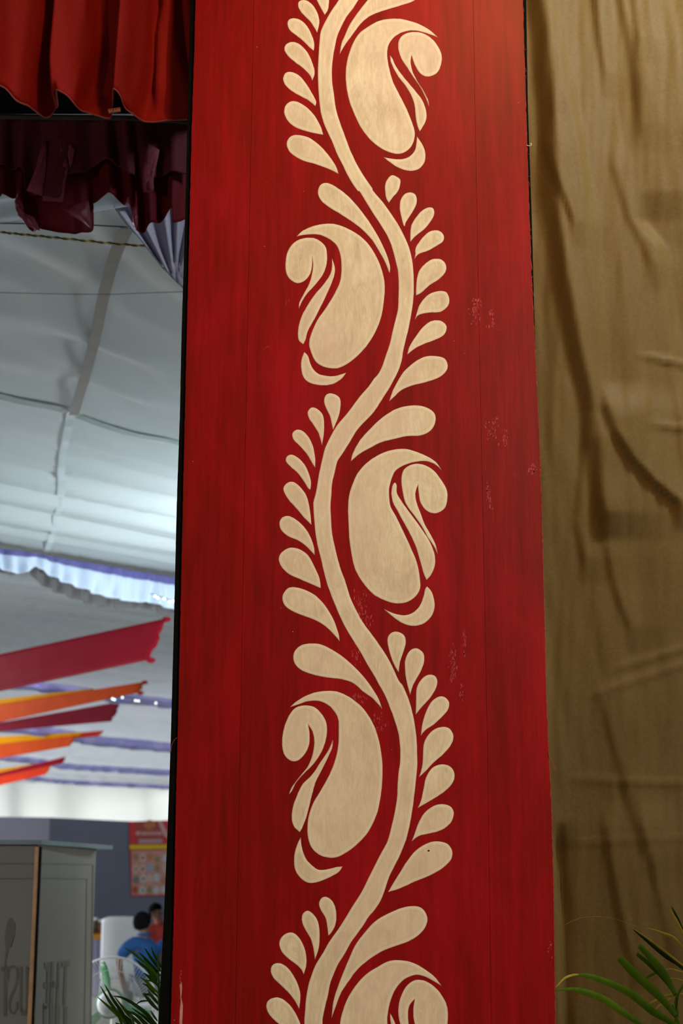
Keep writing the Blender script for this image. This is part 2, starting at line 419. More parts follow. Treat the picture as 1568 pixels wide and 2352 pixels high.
# ------------------------------------------------------------------ valances
def sheet(name, top, bot, nu, nv, Y, m, disp=None, parent=None, thick=0.003, Yf=None):
    """cloth hanging in a real plane at distance Y; top/bot are matching outlines"""
    T = catmull(top, nu); B = catmull(bot, nu)
    verts, faces = [], []
    for i in range(len(T)):
        for j in range(nv + 1):
            t = j / nv
            px = T[i][0] + (B[i][0] - T[i][0]) * t; py = T[i][1] + (B[i][1] - T[i][1]) * t
            YY = Yf(px, py) if Yf else Y
            p = P(px, py, YY); p.y -= disp(px, py) if disp else 0
            verts.append(p)
    for i in range(len(T) - 1):
        for j in range(nv):
            k = i * (nv + 1) + j; faces.append((k, k + 1, k + nv + 2, k + nv + 1))
    o = mesh_obj(name, verts, faces, m, parent, smooth=True)
    if thick:
        s = o.modifiers.new('thickness', 'SOLIDIFY'); s.thickness = thick; s.offset = 0
    return o

# front valance
YF = 4.62
vf = [([(86, -300), (84, 0), (72, 120), (62, 250)], 36, -0.055, 400),
      ([(118, -300), (118, 0), (108, 150), (112, 215), (150, 250)], 14, 0.085, 70),
      ([(182, -300), (186, 0), (200, 90), (176, 170), (150, 240)], 36, -0.05, 80),
      ([(262, -300), (268, 0), (256, 150), (250, 240)], 14, 0.085, 60),
      ([(318, -300), (330, 0), (325, 140), (300, 240)], 30, -0.04, 60),
      ([(350, -300), (362, 0), (348, 60), (344, 180)], 16, 0.03, 30),
      ([(386, -300), (392, 0), (400, 90), (420, 165)], 20, -0.04, 30),
      ([(408, -300), (410, 0), (425, 150)], 16, 0.05, 60),
      ([(-60, -300), (-60, 250)], 30, 0.05, 90)]
def d_front(px, py):
    amp = 1.25 * min(1.0, 0.65 + (py + 200) / 900)
    return (ridge(px, py, vf) + 0.012 * noise.noise(Vector((px * 0.02, py * 0.006, 0)))) * amp
fv_root = empty('front_valance', 'long bright red pleated valance across the top left, in front of the dark soffit', 'valance', loc=P(200, -40, YF))
ftop = [(-260, -420), (-120, -420), (0, -420), (45, -420), (95, -420), (115, -420), (126, -420), (150, -420), (190, -420), (225, -420), (250, -420), (256, -420), (272, -420), (285, -420), (300, -420), (330, -420), (380, -420), (446, -420)]
fbot = [(-260, 215), (-120, 240), (0, 215), (45, 243), (95, 252), (112, 245), (125, 229), (150, 229), (190, 247), (222, 258), (250, 260), (253, 226), (268, 222), (279, 232), (290, 255), (325, 268), (375, 271), (448, 268)]
sheet('pleated_skirt', ftop, fbot, 10, 40, YF, M_VAL, d_front, fv_root)
hem_t = [(x, y - 2.2) for x, y in fbot]; hem_b = [(x, y + 0.6) for x, y in fbot]
sheet('hem', hem_t, hem_b, 10, 1, YF, simple('rust_hem', (0.30, 0.035, 0.02), 0.7, 0.1), lambda x, y: d_front(x, y) + 0.004, fv_root, thick=0.003)
# small woven label on the hem, with illegible yellow marks
lab = empty('tmp', '', ''); bpy.data.objects.remove(lab)
bm = bmesh.new()
q = [P(247, 250, YF - 0.11), P(276, 246, YF - 0.11), P(277, 256, YF - 0.11), P(249, 261, YF - 0.11)]
vs = [bm.verts.new(v) for v in q] + [bm.verts.new(v + Vector((0, 0.003, 0))) for v in q]
bm.faces.new(vs[:4]); bm.faces.new(vs[4:][::-1])
for k in range(4): bm.faces.new((vs[k], vs[(k + 1) % 4], vs[4 + (k + 1) % 4], vs[4 + k]))
wl = bm_obj('woven_label', bm, simple('dark_red_selvage', (0.16, 0.02, 0.01), 0.7), fv_root); wl['label'] = 'dark woven label with yellow marks'
bm = bmesh.new()
for k, (x, h, tw) in enumerate([(250, 7, 1.4), (253, 5, 1.2), (256, 7, 1.2), (260, 3, 1), (263, 7, 1.3), (266, 4, 1.4), (269, 7, 1.2), (272, 7, 1.2), (274.5, 5, 1.2)]):
    yb = 259.5 - (x - 247) * 0.14
    v = [bm.verts.new(P(x + dx, yb + dy, YF - 0.1135)) for dx, dy in ((0, 0), (tw, 0), (tw, -h), (0, -h))]
    bm.faces.new(v)
bm_obj('woven_mark', bm, simple('ochre_weave', (0.45, 0.22, 0.03), 0.7), wl)

# soffit and pipe
bm = bmesh.new(); box(bm, -3.2, -0.47, 4.80, 5.40, 4.32, 4.36); box(bm, -3.2, -0.47, 4.80, 4.84, 4.32, 5.2)
sf = bm_obj('gate_soffit', bm, M_SOFFIT); tag(sf, 'black flat soffit of the gate between the two red valances', 'soffit')
bm = bmesh.new(); tube(bm, [P(-200, 266, 5.42), P(100, 270, 5.42), P(290, 272, 5.42), P(460, 282, 5.42)], 0.012, 10)
pp = bm_obj('hanging_pipe', bm, M_PIPE); tag(pp, 'thin dark metal pipe from which the maroon inner valance hangs', 'pipe')

# back valance
YB = 5.48
def d_back(px, py):
    t = max(0, min(1, (py - 275) / 180))
    g = px / 26.0 + 0.9 * math.sin(px / 47.0) + (py - 280) * 0.0045 * math.sin(px / 60)
    return (0.012 + 0.016 * t) * (math.sin(g * 2 * math.pi / 2.6) + 0.5 * noise.noise(Vector((px * 0.05, py * 0.004, 5))))
bv = empty('inner_valance', 'dark maroon ruffled valance hanging from the pipe, with a drooping torn-looking hem', 'valance', loc=P(200, 276, YB))
btop = [(x, 274 + x * 0.022) for x in (-220, -100, 0, 30, 36, 42, 60, 95, 140, 175, 206, 207, 212, 250, 290, 302, 307, 316, 332, 362, 392, 398, 402, 450)]
bbot = [(-220, 470), (-100, 430), (0, 452), (34, 447), (32, 464), (38, 485), (60, 516), (95, 532), (140, 536), (176, 536), (211, 522), (205, 466), (209, 461), (250, 449), (290, 470), (303, 486), (306, 510), (313, 531), (332, 526), (364, 508), (394, 485), (399, 500), (402, 516), (452, 470)]
sheet('ruffle', btop, bbot, 7, 26, YB, M_MAROON, d_back, bv)
ltop = [(x, 273 + x * 0.022) for x in (-220, -100, 0, 35, 58, 60, 95, 97, 142, 150, 200, 216, 250, 275, 292, 320, 326, 352, 356, 400, 450)]
lbot = [(-220, 400), (-100, 380), (0, 388), (35, 391), (58, 402), (62, 440), (95, 452), (98, 458), (142, 464), (152, 415), (195, 400), (216, 382), (250, 377), (275, 385), (300, 408), (322, 405), (329, 442), (352, 443), (354, 412), (400, 405), (450, 400)]
sheet('lining', ltop, lbot, 7, 22, YB - 0.03, M_LINING, lambda x, y: d_back(x, y) + 0.02, bv, thick=0.002)
# turned-up hem flaps
def flap(name, poly, Y, m, parent, bulge=0.02):
    cx = sum(p[0] for p in poly) / len(poly); cy = sum(p[1] for p in poly) / len(poly)
    ring = []
    for (xa, ya), (xb, yb_) in zip(poly, poly[1:] + poly[:1]):
        ring += [(xa + (xb - xa) * k / 3, ya + (yb_ - ya) * k / 3) for k in range(3)]
    n = len(ring)
    verts = [P(cx, cy, Y - bulge)]; faces = []
    for k in range(1, 4):
        t = k / 3
        for x, y in ring: verts.append(P(cx + (x - cx) * t, cy + (y - cy) * t, Y - bulge * (1 - t * t) - 0.01 * noise.noise(Vector((x * 0.1 * t, y * 0.1, k)))))
    for i in range(n): faces.append((0, 1 + i, 1 + (i + 1) % n))
    for k in range(2):
        for i in range(n):
            a, b_ = 1 + k * n + i, 1 + k * n + (i + 1) % n
            faces.append((a, a + n, b_ + n, b_))
    o = mesh_obj(name, verts, faces, m, parent, smooth=True)
    s = o.modifiers.new('thickness', 'SOLIDIFY'); s.thickness = 0.003
    return o
M_PINK = cloth('rose_lining', (0.24, 0.035, 0.07), (0.40, 0.08, 0.13), 0.35, 0.2, (30, 30, 12), 0.9, 0.5)
M_PLEAT = cloth('rose_pleat', (0.30, 0.06, 0.10), (0.48, 0.12, 0.18), 0.7, 0.3, spec=0.15)
for pl in ([(100, 320), (108, 325), (106, 390), (98, 452), (62, 438), (84, 385)], [(138, 320), (148, 345), (158, 385), (150, 420), (144, 465), (97, 461), (112, 400), (126, 350)], [(160, 330), (172, 340), (168, 370), (160, 388), (157, 350)], [(340, 330), (366, 345), (353, 400), (352, 443), (330, 442), (328, 395)]):
    flap('lining_pleat', pl, YB - 0.066, M_PLEAT, bv, 0.003)
flap('turned_hem', [(147, 480), (175, 468), (203, 462), (206, 500), (210, 524), (190, 508), (165, 494)], YB - 0.08, M_PINK, bv, 0.03)
flap('turned_hem', [(305, 480), (312, 478), (315, 500), (312, 528), (306, 512)], YB - 0.07, M_PINK, bv, 0.015)
flap('turned_hem', [(34, 462), (44, 450), (52, 470), (50, 500), (78, 500), (92, 530), (62, 519), (42, 495)], YB - 0.06, M_PINK, bv, 0.01)

# blue and white scalloped valances along U in the tent
def scallop(label, xs_top, xs_bot, band, gath, m_skirt, name='scalloped_valance', amp=0.02, group=None, z=CZ - 0.09, nu=14, mh=None, backing=False):  # backing adds the taupe strip painted as the skirt's shadow
    mh = mh or M_BLUE
    """top line lies on the roof plane; the skirt drops vertically below it"""
    T = catmull(xs_top, nu); Bq = catmull(xs_bot, nu)
    P0 = [G(x, y, z) for x, y in T]
    # depth of each skirt column equals that of its top
    root = empty(name, label, 'valance', group, loc=P0[len(P0) // 2])
    def build(nm, f0, f1, m, ao, drop=None):
        verts, faces = [], []; nv = 8
        s = 0
        for i, p in enumerate(P0):
            if i: s += (P0[i] - P0[i - 1]).length
            for j in range(nv + 1):
                t = f0 + (f1 - f0) * j / nv
                py = T[i][1] + (Bq[i][1] + (drop(T[i][0]) if drop else 0) - T[i][1]) * t
                q = P(T[i][0], py, p.y)
                g = 2.6 * noise.noise(Vector((s * gath * 0.22 + (0.5 - t) * 0.5 * math.sin(s * 3.1), t * 0.7, 3))) + 0.8 * math.sin(s * gath * 0.8 + 2.5 * math.sin(s * 1.7) + t)
                verts.append(q + W * (-amp * g * (0.5 + 0.6 * t)) + W * (-ao))
        for i in range(len(P0) - 1):
            for j in range(nv):
                k = i * (nv + 1) + j; faces.append((k, k + 1, k + nv + 2, k + nv + 1))
        o = mesh_obj(nm, verts, faces, m, root, smooth=True)
        sm = o.modifiers.new('thickness', 'SOLIDIFY'); sm.thickness = 0.004
        return o
    if backing:  # strip coloured as the shadow the skirt throws behind it
        o = build('shadow_strip', 0.1, 1.0, M_SHADOW, -0.10, lambda x: 21 * max(0, min(1, (x - 62) / 40)) * (1 - 0.5 * max(0, min(1, (x - 210) / 120))))
        o['label'] = 'taupe strip painted as shadow below the pale hem'
    build('skirt', band * 0.8, 1.0, m_skirt, 0.0)
    build('heading', 0.0, band, mh, 0.012)
    return root
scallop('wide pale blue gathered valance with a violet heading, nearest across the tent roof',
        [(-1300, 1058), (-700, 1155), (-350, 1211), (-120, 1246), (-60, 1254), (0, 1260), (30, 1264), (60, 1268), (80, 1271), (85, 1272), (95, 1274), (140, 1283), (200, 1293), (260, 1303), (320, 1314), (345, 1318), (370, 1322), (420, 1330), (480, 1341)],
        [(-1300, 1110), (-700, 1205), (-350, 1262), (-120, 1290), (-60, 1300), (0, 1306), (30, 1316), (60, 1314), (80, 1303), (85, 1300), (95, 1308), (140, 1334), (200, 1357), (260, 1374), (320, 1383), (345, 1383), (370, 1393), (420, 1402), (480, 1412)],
        0.24, 52, M_PALEBLUE, nu=60, amp=0.020, backing=True)  # backing here is the strip painted as shadow
far = [('narrow violet gathered valance above the orange drape, second line in from the large one', [(-600, 1490), (-200, 1535), (150, 1573), (250, 1590), (330, 1598), (400, 1606), (470, 1615)], 18),
       ('violet gathered valance under the tent roof, third line in, level with the lower orange drapes', [(-600, 1592), (-250, 1630), (100, 1668), (210, 1688), (300, 1697), (400, 1707), (470, 1715)], 19),
       ('faint violet gathered valance just above the white end cloth, fourth line in', [(-600, 1680), (-300, 1708), (50, 1738), (150, 1753), (250, 1760), (400, 1769), (470, 1775)], 11),
       ('faintest, farthest lilac valance at the top of the white end cloth', [(-600, 1730), (-300, 1755), (40, 1780), (150, 1791), (250, 1796), (400, 1804), (470, 1808)], 8)]
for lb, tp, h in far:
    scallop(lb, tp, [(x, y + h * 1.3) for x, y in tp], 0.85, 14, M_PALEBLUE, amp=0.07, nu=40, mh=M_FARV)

# lilac drape at the tent's near right corner
def d_lil(px, py):
    a = math.atan2(px - 402, 660 - py)
    return 0.018 * math.sin(a * 26 + math.sin(a * 11)) * min(1, math.hypot(px - 402, 660 - py) / 90)
lt = [(225, 430), (262, 430), (300, 430), (350, 430), (400, 430), (450, 430), (520, 430)]
lbm = [(262, 478), (285, 512), (318, 548), (352, 590), (392, 634), (450, 690), (520, 760)]
lil = sheet('corner_drape', lt, lbm, 12, 30, 5.95, M_LILAC, d_lil)
tag(lil, 'lilac-grey fan-pleated drape behind the black post, below the maroon valance', 'drape')
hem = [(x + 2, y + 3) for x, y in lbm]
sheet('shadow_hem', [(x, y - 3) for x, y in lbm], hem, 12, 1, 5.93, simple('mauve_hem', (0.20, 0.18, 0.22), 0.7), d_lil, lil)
# near swag of the roof cloth
sw = sheet('roof_swag', [(-100, 425), (0, 425), (60, 425), (120, 425), (200, 425), (260, 425), (300, 425)],
           [(-100, 500), (0, 506), (60, 512), (120, 514), (190, 500), (250, 484), (300, 466)], 8, 20, 5.9, M_WHITE,
           lambda x, y: 0.03 * math.sin(y * 0.11 + x * 0.015))
tag(sw, 'shallow greyish swag of roof cloth showing just under the maroon valance', 'drape')

# ------------------------------------------------------------------ long drapes (run along W)
def drape(label, r_top, r_bot, l_top, l_bot, Y, m, tail=False, ext=3.0):
    """a strip of cloth hung along W from its right end; traced ends, real depth along W"""
    def end(q, base):
        u1 = (base[0] - 784) / F * 1.02; u0 = (q[0] - 784) / F * 1.02
        return P(q[0], q[1], Y + (u1 - u0) * Y / (1 + u0))
    A, B = P(*r_top, Y), P(*r_bot, Y); A2, B2 = end(l_top, r_top), end(l_bot, r_top)
    root = empty('roof_drape', label, 'drape', 'coloured roof drapes', loc=A)
    verts, faces = [], []; nl, nw = 60, 14
    for i in range(nl + 1):
        s_ = i / nl * ext
        for j in range(nw + 1):
            t = j / nw
            p = A.lerp(A2, s_).lerp(B.lerp(B2, s_), t)
            k_ = 0.05 * math.sin(math.pi * t) + 0.018 * math.sin(t * 13 + s_ * 4) + 0.012 * math.sin(t * 29 + s_ * 2.5)
            p += Vector((0.6, -0.6, 0)) * k_ * min(1, (r_bot[1] - r_top[1]) / 40 + 0.3)
            if i < 4: p += (A.lerp(B, 0.45) - A.lerp(B, t)) * 0.10 * math.sin(math.pi * t) * (4 - i) / 4
            verts.append(p)
    for i in range(nl):
        for j in range(nw):
            k = i * (nw + 1) + j; faces.append((k, k + 1, k + nw + 2, k + nw + 1))
    o = mesh_obj('cloth', verts, faces, m, root, smooth=True)
    sm = o.modifiers.new('thickness', 'SOLIDIFY'); sm.thickness = 0.008
    if tail:
        for q in (A, B):
            bm = bmesh.new(); bmesh.ops.create_icosphere(bm, subdivisions=2, radius=0.035, matrix=Matrix.Translation(q + Vector((0.02, 0.02, 0))) @ Matrix.Diagonal((1.3, 1.0, 0.8, 1)))
            bm_obj('knot', bm, m, root, smooth=True)
    return root
drape('broad crimson drape, largest and highest of the coloured roof drapes', (377, 1422), (341, 1516), (0, 1503), (0, 1588), 15.0, M_DRED, True)
drape('orange drape directly under the broad crimson one', (328, 1567), (318, 1591), (0, 1618), (0, 1659), 20.0, M_DORG, True)
drape('yellow drape peeping above the upper orange drape', (215, 1582), (205, 1590), (0, 1606), (0, 1624), 21.0, M_DYEL)
drape('dark crimson drape under the upper orange one', (275, 1612), (255, 1657), (0, 1660), (0, 1680), 25.0, M_DMAR)
drape('thin red-orange drape end poking out right of the lower yellow drape', (238, 1678), (226, 1691), (120, 1689), (110, 1703), 29.0, M_DVER, ext=1.0)
drape('lower yellow drape beneath the dark crimson one', (190, 1682), (180, 1692), (0, 1692), (0, 1712), 28.4, M_DYEL)
drape('orange drape just below the lower yellow one', (174, 1689), (160, 1714), (0, 1709), (0, 1742), 27.6, M_DORG)
drape('small crimson drape above the lowest pair', (150, 1738), (143, 1754), (0, 1775), (0, 1784), 34.0, M_DRED)
drape('thin yellow drape behind the small crimson one', (112, 1750), (102, 1756), (0, 1766), (0, 1778), 35.5, M_DYEL)
drape('vermilion drape, lowest of all the roof drapes', (116, 1758), (105, 1779), (0, 1783), (0, 1804), 33.0, M_DVER)

# wires
def wire(label, pts, r, m, Y):
    bm = bmesh.new(); tube(bm, [P(a, b_, Y) for a, b_ in catmull(pts, 8)], r, 6)
    return tag(bm_obj('cable', bm, m), label, 'cable')
M_WIRE = simple('black_cable', (0.02, 0.02, 0.02), 0.6)
wire('plain black cable running level just under the maroon valance', [(-100, 512), (100, 514), (210, 517), (320, 523), (450, 529)], 0.0028, M_WIRE, 6.2)
wire('very thin grey wire crossing the white roof cloth below the twisted pair', [(-100, 669), (0, 672), (130, 675), (250, 676), (330, 673), (450, 669)], 0.0017, simple('grey_wire', (0.16, 0.17, 0.17), 0.6), 7.0)
tw = empty('twisted_cable', 'black and yellow twisted pair of wires sagging under the maroon valance', 'cable', loc=P(200, 555, 6.0))
cl = catmull([(-100, 520), (0, 533), (120, 545), (280, 561), (415, 570), (470, 573)], 60)
for ph, m in ((0, M_WIRE), (math.pi, simple('yellow_wire', (0.42, 0.33, 0.03), 0.5))):
    bm = bmesh.new(); pts = []
    for i, (x, y) in enumerate(cl):
        p = P(x, y, 6.0); a = i * 0.42 + ph
        pts.append(p + Vector((0, math.cos(a), math.sin(a))) * 0.0028)
    tube(bm, pts, 0.0030, 6); o = bm_obj('strand', bm, m, tw)

# string lights
def bulbs(label, pts, Y, r):
    root = empty('string_light', label, 'lights', loc=P(*pts[0], Y))
    bm = bmesh.new(); tube(bm, [P(x, y - 3, Y) for x, y in [(pts[0][0] - 10, pts[0][1] - 2)] + pts + [(pts[-1][0] + 60, pts[-1][1] + 8)]], 0.004, 6)
    bm_obj('cord', bm, M_WIRE, root)
    mb = simple('lit_bulb', (0.95, 1.0, 0.92), 0.3, 0.02, emit=2.2)
    for x, y in pts:
        bm = bmesh.new(); bmesh.ops.create_uvsphere(bm, u_segments=10, v_segments=8, radius=r, matrix=Matrix.Translation(P(x, y, Y)))
        bm_obj('bulb', bm, mb, root, smooth=True)
bulbs('row of tiny lit bulbs at the right end of the wide pale blue valance', [(356, 1369), (362, 1373), (377, 1375), (390, 1382), (398, 1380)], 13.2, 0.010)
bulbs('tiny lit bulbs strung at the end of the upper orange drape', [(258, 1605), (263, 1607), (281, 1602), (311, 1609), (318, 1610), (358, 1615)], 19.0, 0.013)

# ------------------------------------------------------------------ poster on the partition
nrm = Vector((p2.y - p1.y, p1.x - p2.x, 0)).normalized()
def onpart(px, py, off=0.0):
    u = (px - 784) / F; v = (1176 - py) / F
    d = Vector((u, math.cos(TH) - math.sin(TH) * v, math.sin(TH) + math.cos(TH) * v)); o = Vector((0, 0, CAMZ))
    t = (p1 - o).dot(nrm) / d.dot(nrm)
    return o + d * t + nrm * off
def flatpoly(name, pts, off, th, m, parent, fn=onpart):
    bm = bmesh.new()
    a = [bm.verts.new(fn(x, y, off + th)) for x, y in pts]; b_ = [bm.verts.new(fn(x, y, off)) for x, y in pts]
    bm.faces.new(a); bm.faces.new(b_[::-1]); n = len(pts)
    for k in range(n): bm.faces.new((a[k], b_[k], b_[(k + 1) % n], a[(k + 1) % n]))
    return bm_obj(name, bm, m, parent)
def circ(cx, cy, rx, ry=None, n=14): return [(cx + rx * math.cos(2 * math.pi * k / n), cy + (ry or rx) * math.sin(2 * math.pi * k / n)) for k in range(n)]
ps = empty('menu_poster', 'tall red and white food menu poster with a yellow stripe on the slate wall', 'poster', loc=onpart(340, 2057))
def flatm(name, c, r=0.6): return simple(name, c, r, 0.05, 3, bstr=0)
flatpoly('sheet', [(295, 1887), (392, 1884), (390, 2057), (300, 2059)], 0.01, 0.012, flatm('poster_red', (0.72, 0.045, 0.05)), ps)
flatpoly('heading_panel', [(311, 1888), (366, 1887), (372, 1938), (309, 1939)], 0.024, 0.003, flatm('poster_dull_red', (0.46, 0.075, 0.07)), ps)
flatpoly('emblem', circ(341, 1894, 13, 11), 0.028, 0.003, flatm('poster_orange', (0.62, 0.20, 0.07)), ps)
bm = bmesh.new()
for k, (x, w_, h) in enumerate([(310, 3, 9), (314, 4, 8), (320, 1.5, 9), (324, 3.5, 7), (329, 3, 8), (334, 1.5, 8), (338, 3, 8), (343, 1.5, 9), (347, 3, 8), (352, 1.5, 8), (356, 3, 8), (361, 4, 8), (367, 2, 7)]):
    bm.faces.new([bm.verts.new(onpart(*q, 0.030)) for q in ((x, 1918), (x + w_, 1918), (x + w_, 1918 - h), (x, 1918 - h))])
bm_obj('heading_marks', bm, flatm('poster_pale', (0.75, 0.50, 0.42)), ps)
flatpoly('subheading', [(316, 1928), (370, 1927), (370, 1936), (316, 1937)], 0.028, 0.003, flatm('poster_mauve', (0.55, 0.33, 0.36)), ps)
flatpoly('ribbon', [(360, 1886), (368, 1886), (382, 1914), (384, 1926), (374, 1920)], 0.028, 0.003, flatm('poster_pink', (0.72, 0.42, 0.42)), ps)
flatpoly('stripe', [(295, 1941), (391, 1939.5), (391, 1949), (295, 1951)], 0.028, 0.004, flatm('poster_yellow', (0.85, 0.60, 0.02)), ps)
flatpoly('picture_field', [(300, 1954), (390, 1952), (388, 2054), (300, 2056)], 0.024, 0.003, flatm('poster_peach', (0.64, 0.33, 0.26)), ps)
pal = [(0.70, 0.48, 0.42), (0.60, 0.24, 0.14), (0.45, 0.30, 0.17), (0.62, 0.60, 0.60), (0.62, 0.12, 0.07), (0.24, 0.20, 0.22), (0.38, 0.40, 0.52)]
pm = [flatm('poster_picture', c_) for c_ in pal]; pd = flatm('poster_dish', (0.30, 0.08, 0.04)); pg = flatm('poster_herb', (0.26, 0.24, 0.07))
seq = [(309, 1968, 1, 1), (325, 1970, 0, 5), (342, 1967, 1, None), (358, 1974, 2, 6), (377, 1972, 3, None), (309, 1996, 0, 6), (325, 1996, 0, 5), (341, 1994, 6, None), (358, 1994, 2, 6), (377, 1994, 0, None),
       (310, 2021, 5, None), (326, 2018, 3, 5), (341, 2018, 0, None), (357, 2016, 3, None), (375, 2022, 1, None), (308, 2044, 4, 5), (325, 2045, 3, 6), (341, 2044, 2, 6), (356, 2045, 3, None), (374, 2044, 3, None)]
for x, y, mi, dish in seq:
    o = flatpoly('picture', circ(x, y, 7.5, 10, 10), 0.028, 0.003, pm[mi], ps)
    if dish: flatpoly('dish', circ(x, y, 3, 4, 8), 0.032, 0.002, pd if dish == 5 else pg, o)

# ------------------------------------------------------------------ kiosk
KY0 = 8.0
kc = P(87, 1940, KY0); kr = P(221, 1947, 9.12)
KZ = kc.z
kx1 = kc.x; kx2 = kr.x; ky0 = KY0; ky1 = kr.y
# right face slightly splayed, front face runs to the left
corner = Vector((kx1, ky0, 0)); rear = Vector((kx2, ky1, 0)); left = Vector((kx1 - 1.1, ky0 - 0.12, 0)); leftrear = rear + (left - corner)
kio = empty('display_booth', 'grey panelled booth with a tan corner strip and mirrored dark lettering, lower left', 'booth', loc=(kx1 - 0.5, ky0 + 0.5, 0))
def facep(A, B):
    n_ = Vector((B.y - A.y, A.x - B.x, 0)).normalized()
    def fn(px, py, off=0.0):
        u = (px - 784) / F; v = (1176 - py) / F
        d = Vector((u, math.cos(TH) - math.sin(TH) * v, math.sin(TH) + math.cos(TH) * v)); o = Vector((0, 0, CAMZ))
        t = (A - o).dot(n_) / d.dot(n_)
        return o + d * t + n_ * off
    return fn
fr = facep(corner, rear); ff = facep(left, corner)
def prism(name, poly, z0, z1, m, parent):
    bm = bmesh.new(); a = [bm.verts.new((q.x, q.y, z0)) for q in poly]; b_ = [bm.verts.new((q.x, q.y, z1)) for q in poly]
    bm.faces.new(a[::-1]); bm.faces.new(b_); n = len(poly)
    for k in range(n): bm.faces.new((a[k], a[(k + 1) % n], b_[(k + 1) % n], b_[k]))
    return bm_obj(name, bm, m, parent)
prism('body', [left, corner, rear, leftrear], 0.0, KZ, M_KGREY, kio)
ctr = (left + corner + rear + leftrear) / 4
def grow(q, f): return ctr + (q - ctr) * f
prism('lid', [grow(left, 1.04) , grow(corner, 1.045), rear + Vector((0.09, 0.03, 0)), grow(leftrear, 1.04)], KZ, KZ + 0.022, M_LID, kio)
bm = bmesh.new(); box(bm, kx1 - 0.012, kx1 + 0.008, ky0 - 0.012, ky0 + 0.004, 0.0, KZ - 0.01, 0.002)
bm_obj('corner_strip', bm, M_COPPER, kio)
bm = bmesh.new(); box(bm, kx1 + 0.006, kx1 + 0.016, ky0 - 0.006, ky0 + 0.03, 0.0, KZ - 0.01)
bm_obj('edge_trim', bm, M_BLACK, kio)
def fline(fn, pts, w_):
    for A, B in zip(pts, pts[1:]):
        dx, dy = B[0] - A[0], B[1] - A[1]; l = math.hypot(dx, dy); nx, ny = -dy / l * w_ / 2, dx / l * w_ / 2
        flatpoly('border_line', [(A[0] + nx, A[1] + ny), (B[0] + nx, B[1] + ny), (B[0] - nx, B[1] - ny), (A[0] - nx, A[1] - ny)], 0.0005, 0.002, M_KLINE, kio, fn)
fline(fr, [(96, 1984), (213, 1986), (206, 2500)], 2.2)
fline(fr, [(96, 2017), (199, 2019), (191, 2500)], 2.2)
fline(ff, [(-60, 1983), (80, 1984)], 2.2)
fline(ff, [(-60, 2018), (80, 2018)], 2.2)
# mirrored letters, each a flat print on its face
def letter(fn, polys, label=None):
    bm = bmesh.new()
    for pts in polys:
        a = [bm.verts.new(fn(x, y, 0.003)) for x, y in pts]; bm.faces.new(a)
    return bm_obj('letter', bm, M_KTXT, kio)
T0, B0 = 2209, 2313
letter(fr, [[(141, 2209), (159, 2205), (159, 2219), (141, 2222)], [(147, 2219), (153, 2219), (150, 2309), (143, 2309)]])                        # T
letter(fr, [[(117, 2209), (123, 2209), (121, 2314), (113, 2314)], [(132, 2209), (137, 2209), (134, 2312), (127, 2312)], [(118, 2254), (134, 2254), (134, 2269), (118, 2269)]])  # H
letter(fr, [[(107, 2211), (114, 2211), (111, 2316), (105, 2316)], [(101, 2211), (108, 2211), (108, 2226), (101, 2226)], [(100, 2256), (108, 2256), (108, 2271), (100, 2271)], [(99, 2303), (108, 2303), (107, 2318), (98, 2318)]])  # E
letter(ff, [[(75, 2217), (80, 2217), (80, 2335), (75, 2335)], [(69, 2217), (76, 2217), (76, 2228), (69, 2228)], [(68, 2222), (72, 2222), (72, 2268), (68, 2268)], [(69, 2264), (76, 2264), (76, 2275), (69, 2275)], [(70, 2275), (74, 2275), (71, 2335), (67, 2335)]])  # R mirrored
letter(ff, [[(59, 2219), (65, 2219), (65, 2322), (59, 2322)], [(45, 2219), (51, 2219), (51, 2322), (45, 2322)], [(45, 2320), (65, 2320), (61, 2333), (49, 2333)]])   # U
sp = catmull([(19, 2252), (18, 2235), (22, 2224), (30, 2219), (38, 2224), (40, 2240), (37, 2262), (28, 2282), (22, 2300), (22, 2318), (30, 2327), (38, 2318), (39, 2300)], 5)
bm = bmesh.new()
for A, B in zip(sp, sp[1:]):
    dx, dy = B[0] - A[0], B[1] - A[1]; l = math.hypot(dx, dy) or 1; nx, ny = -dy / l * 2.6, dx / l * 2.6
    bm.faces.new([bm.verts.new(ff(x, y, 0.003)) for x, y in ((A[0] + nx, A[1] + ny), (B[0] + nx, B[1] + ny), (B[0] - nx, B[1] - ny), (A[0] - nx, A[1] - ny))])
bm_obj('letter', bm, M_KTXT, kio)                                                                                                       # S mirrored
letter(ff, [[(8, 2222), (15.5, 2222), (15.5, 2334), (8, 2334)], [(2, 2220), (20, 2220), (20, 2231), (2, 2231)]])                         # T
letter(ff, [[(-8, 2222), (-1, 2222), (-1, 2334), (-8, 2334)]])                                                                           # I
for x0, x1 in ((146, 153), (127, 136), (113, 121), (99, 106)):
    letter(fr, [[(x0, 2311), (x1 + 1, 2310), (x1 - 2, 2470), (x0 - 3, 2470)]])
ld = catmull([(24, 2108), (30, 2112), (35, 2125), (34, 2145), (28, 2168), (19, 2182), (15, 2205), (14, 2220), (10, 2220), (11, 2200), (13, 2180), (11, 2155), (14, 2130), (19, 2114)], 4, True)
lf = letter(ff, [ld]); lf.name = 'leaf_print'

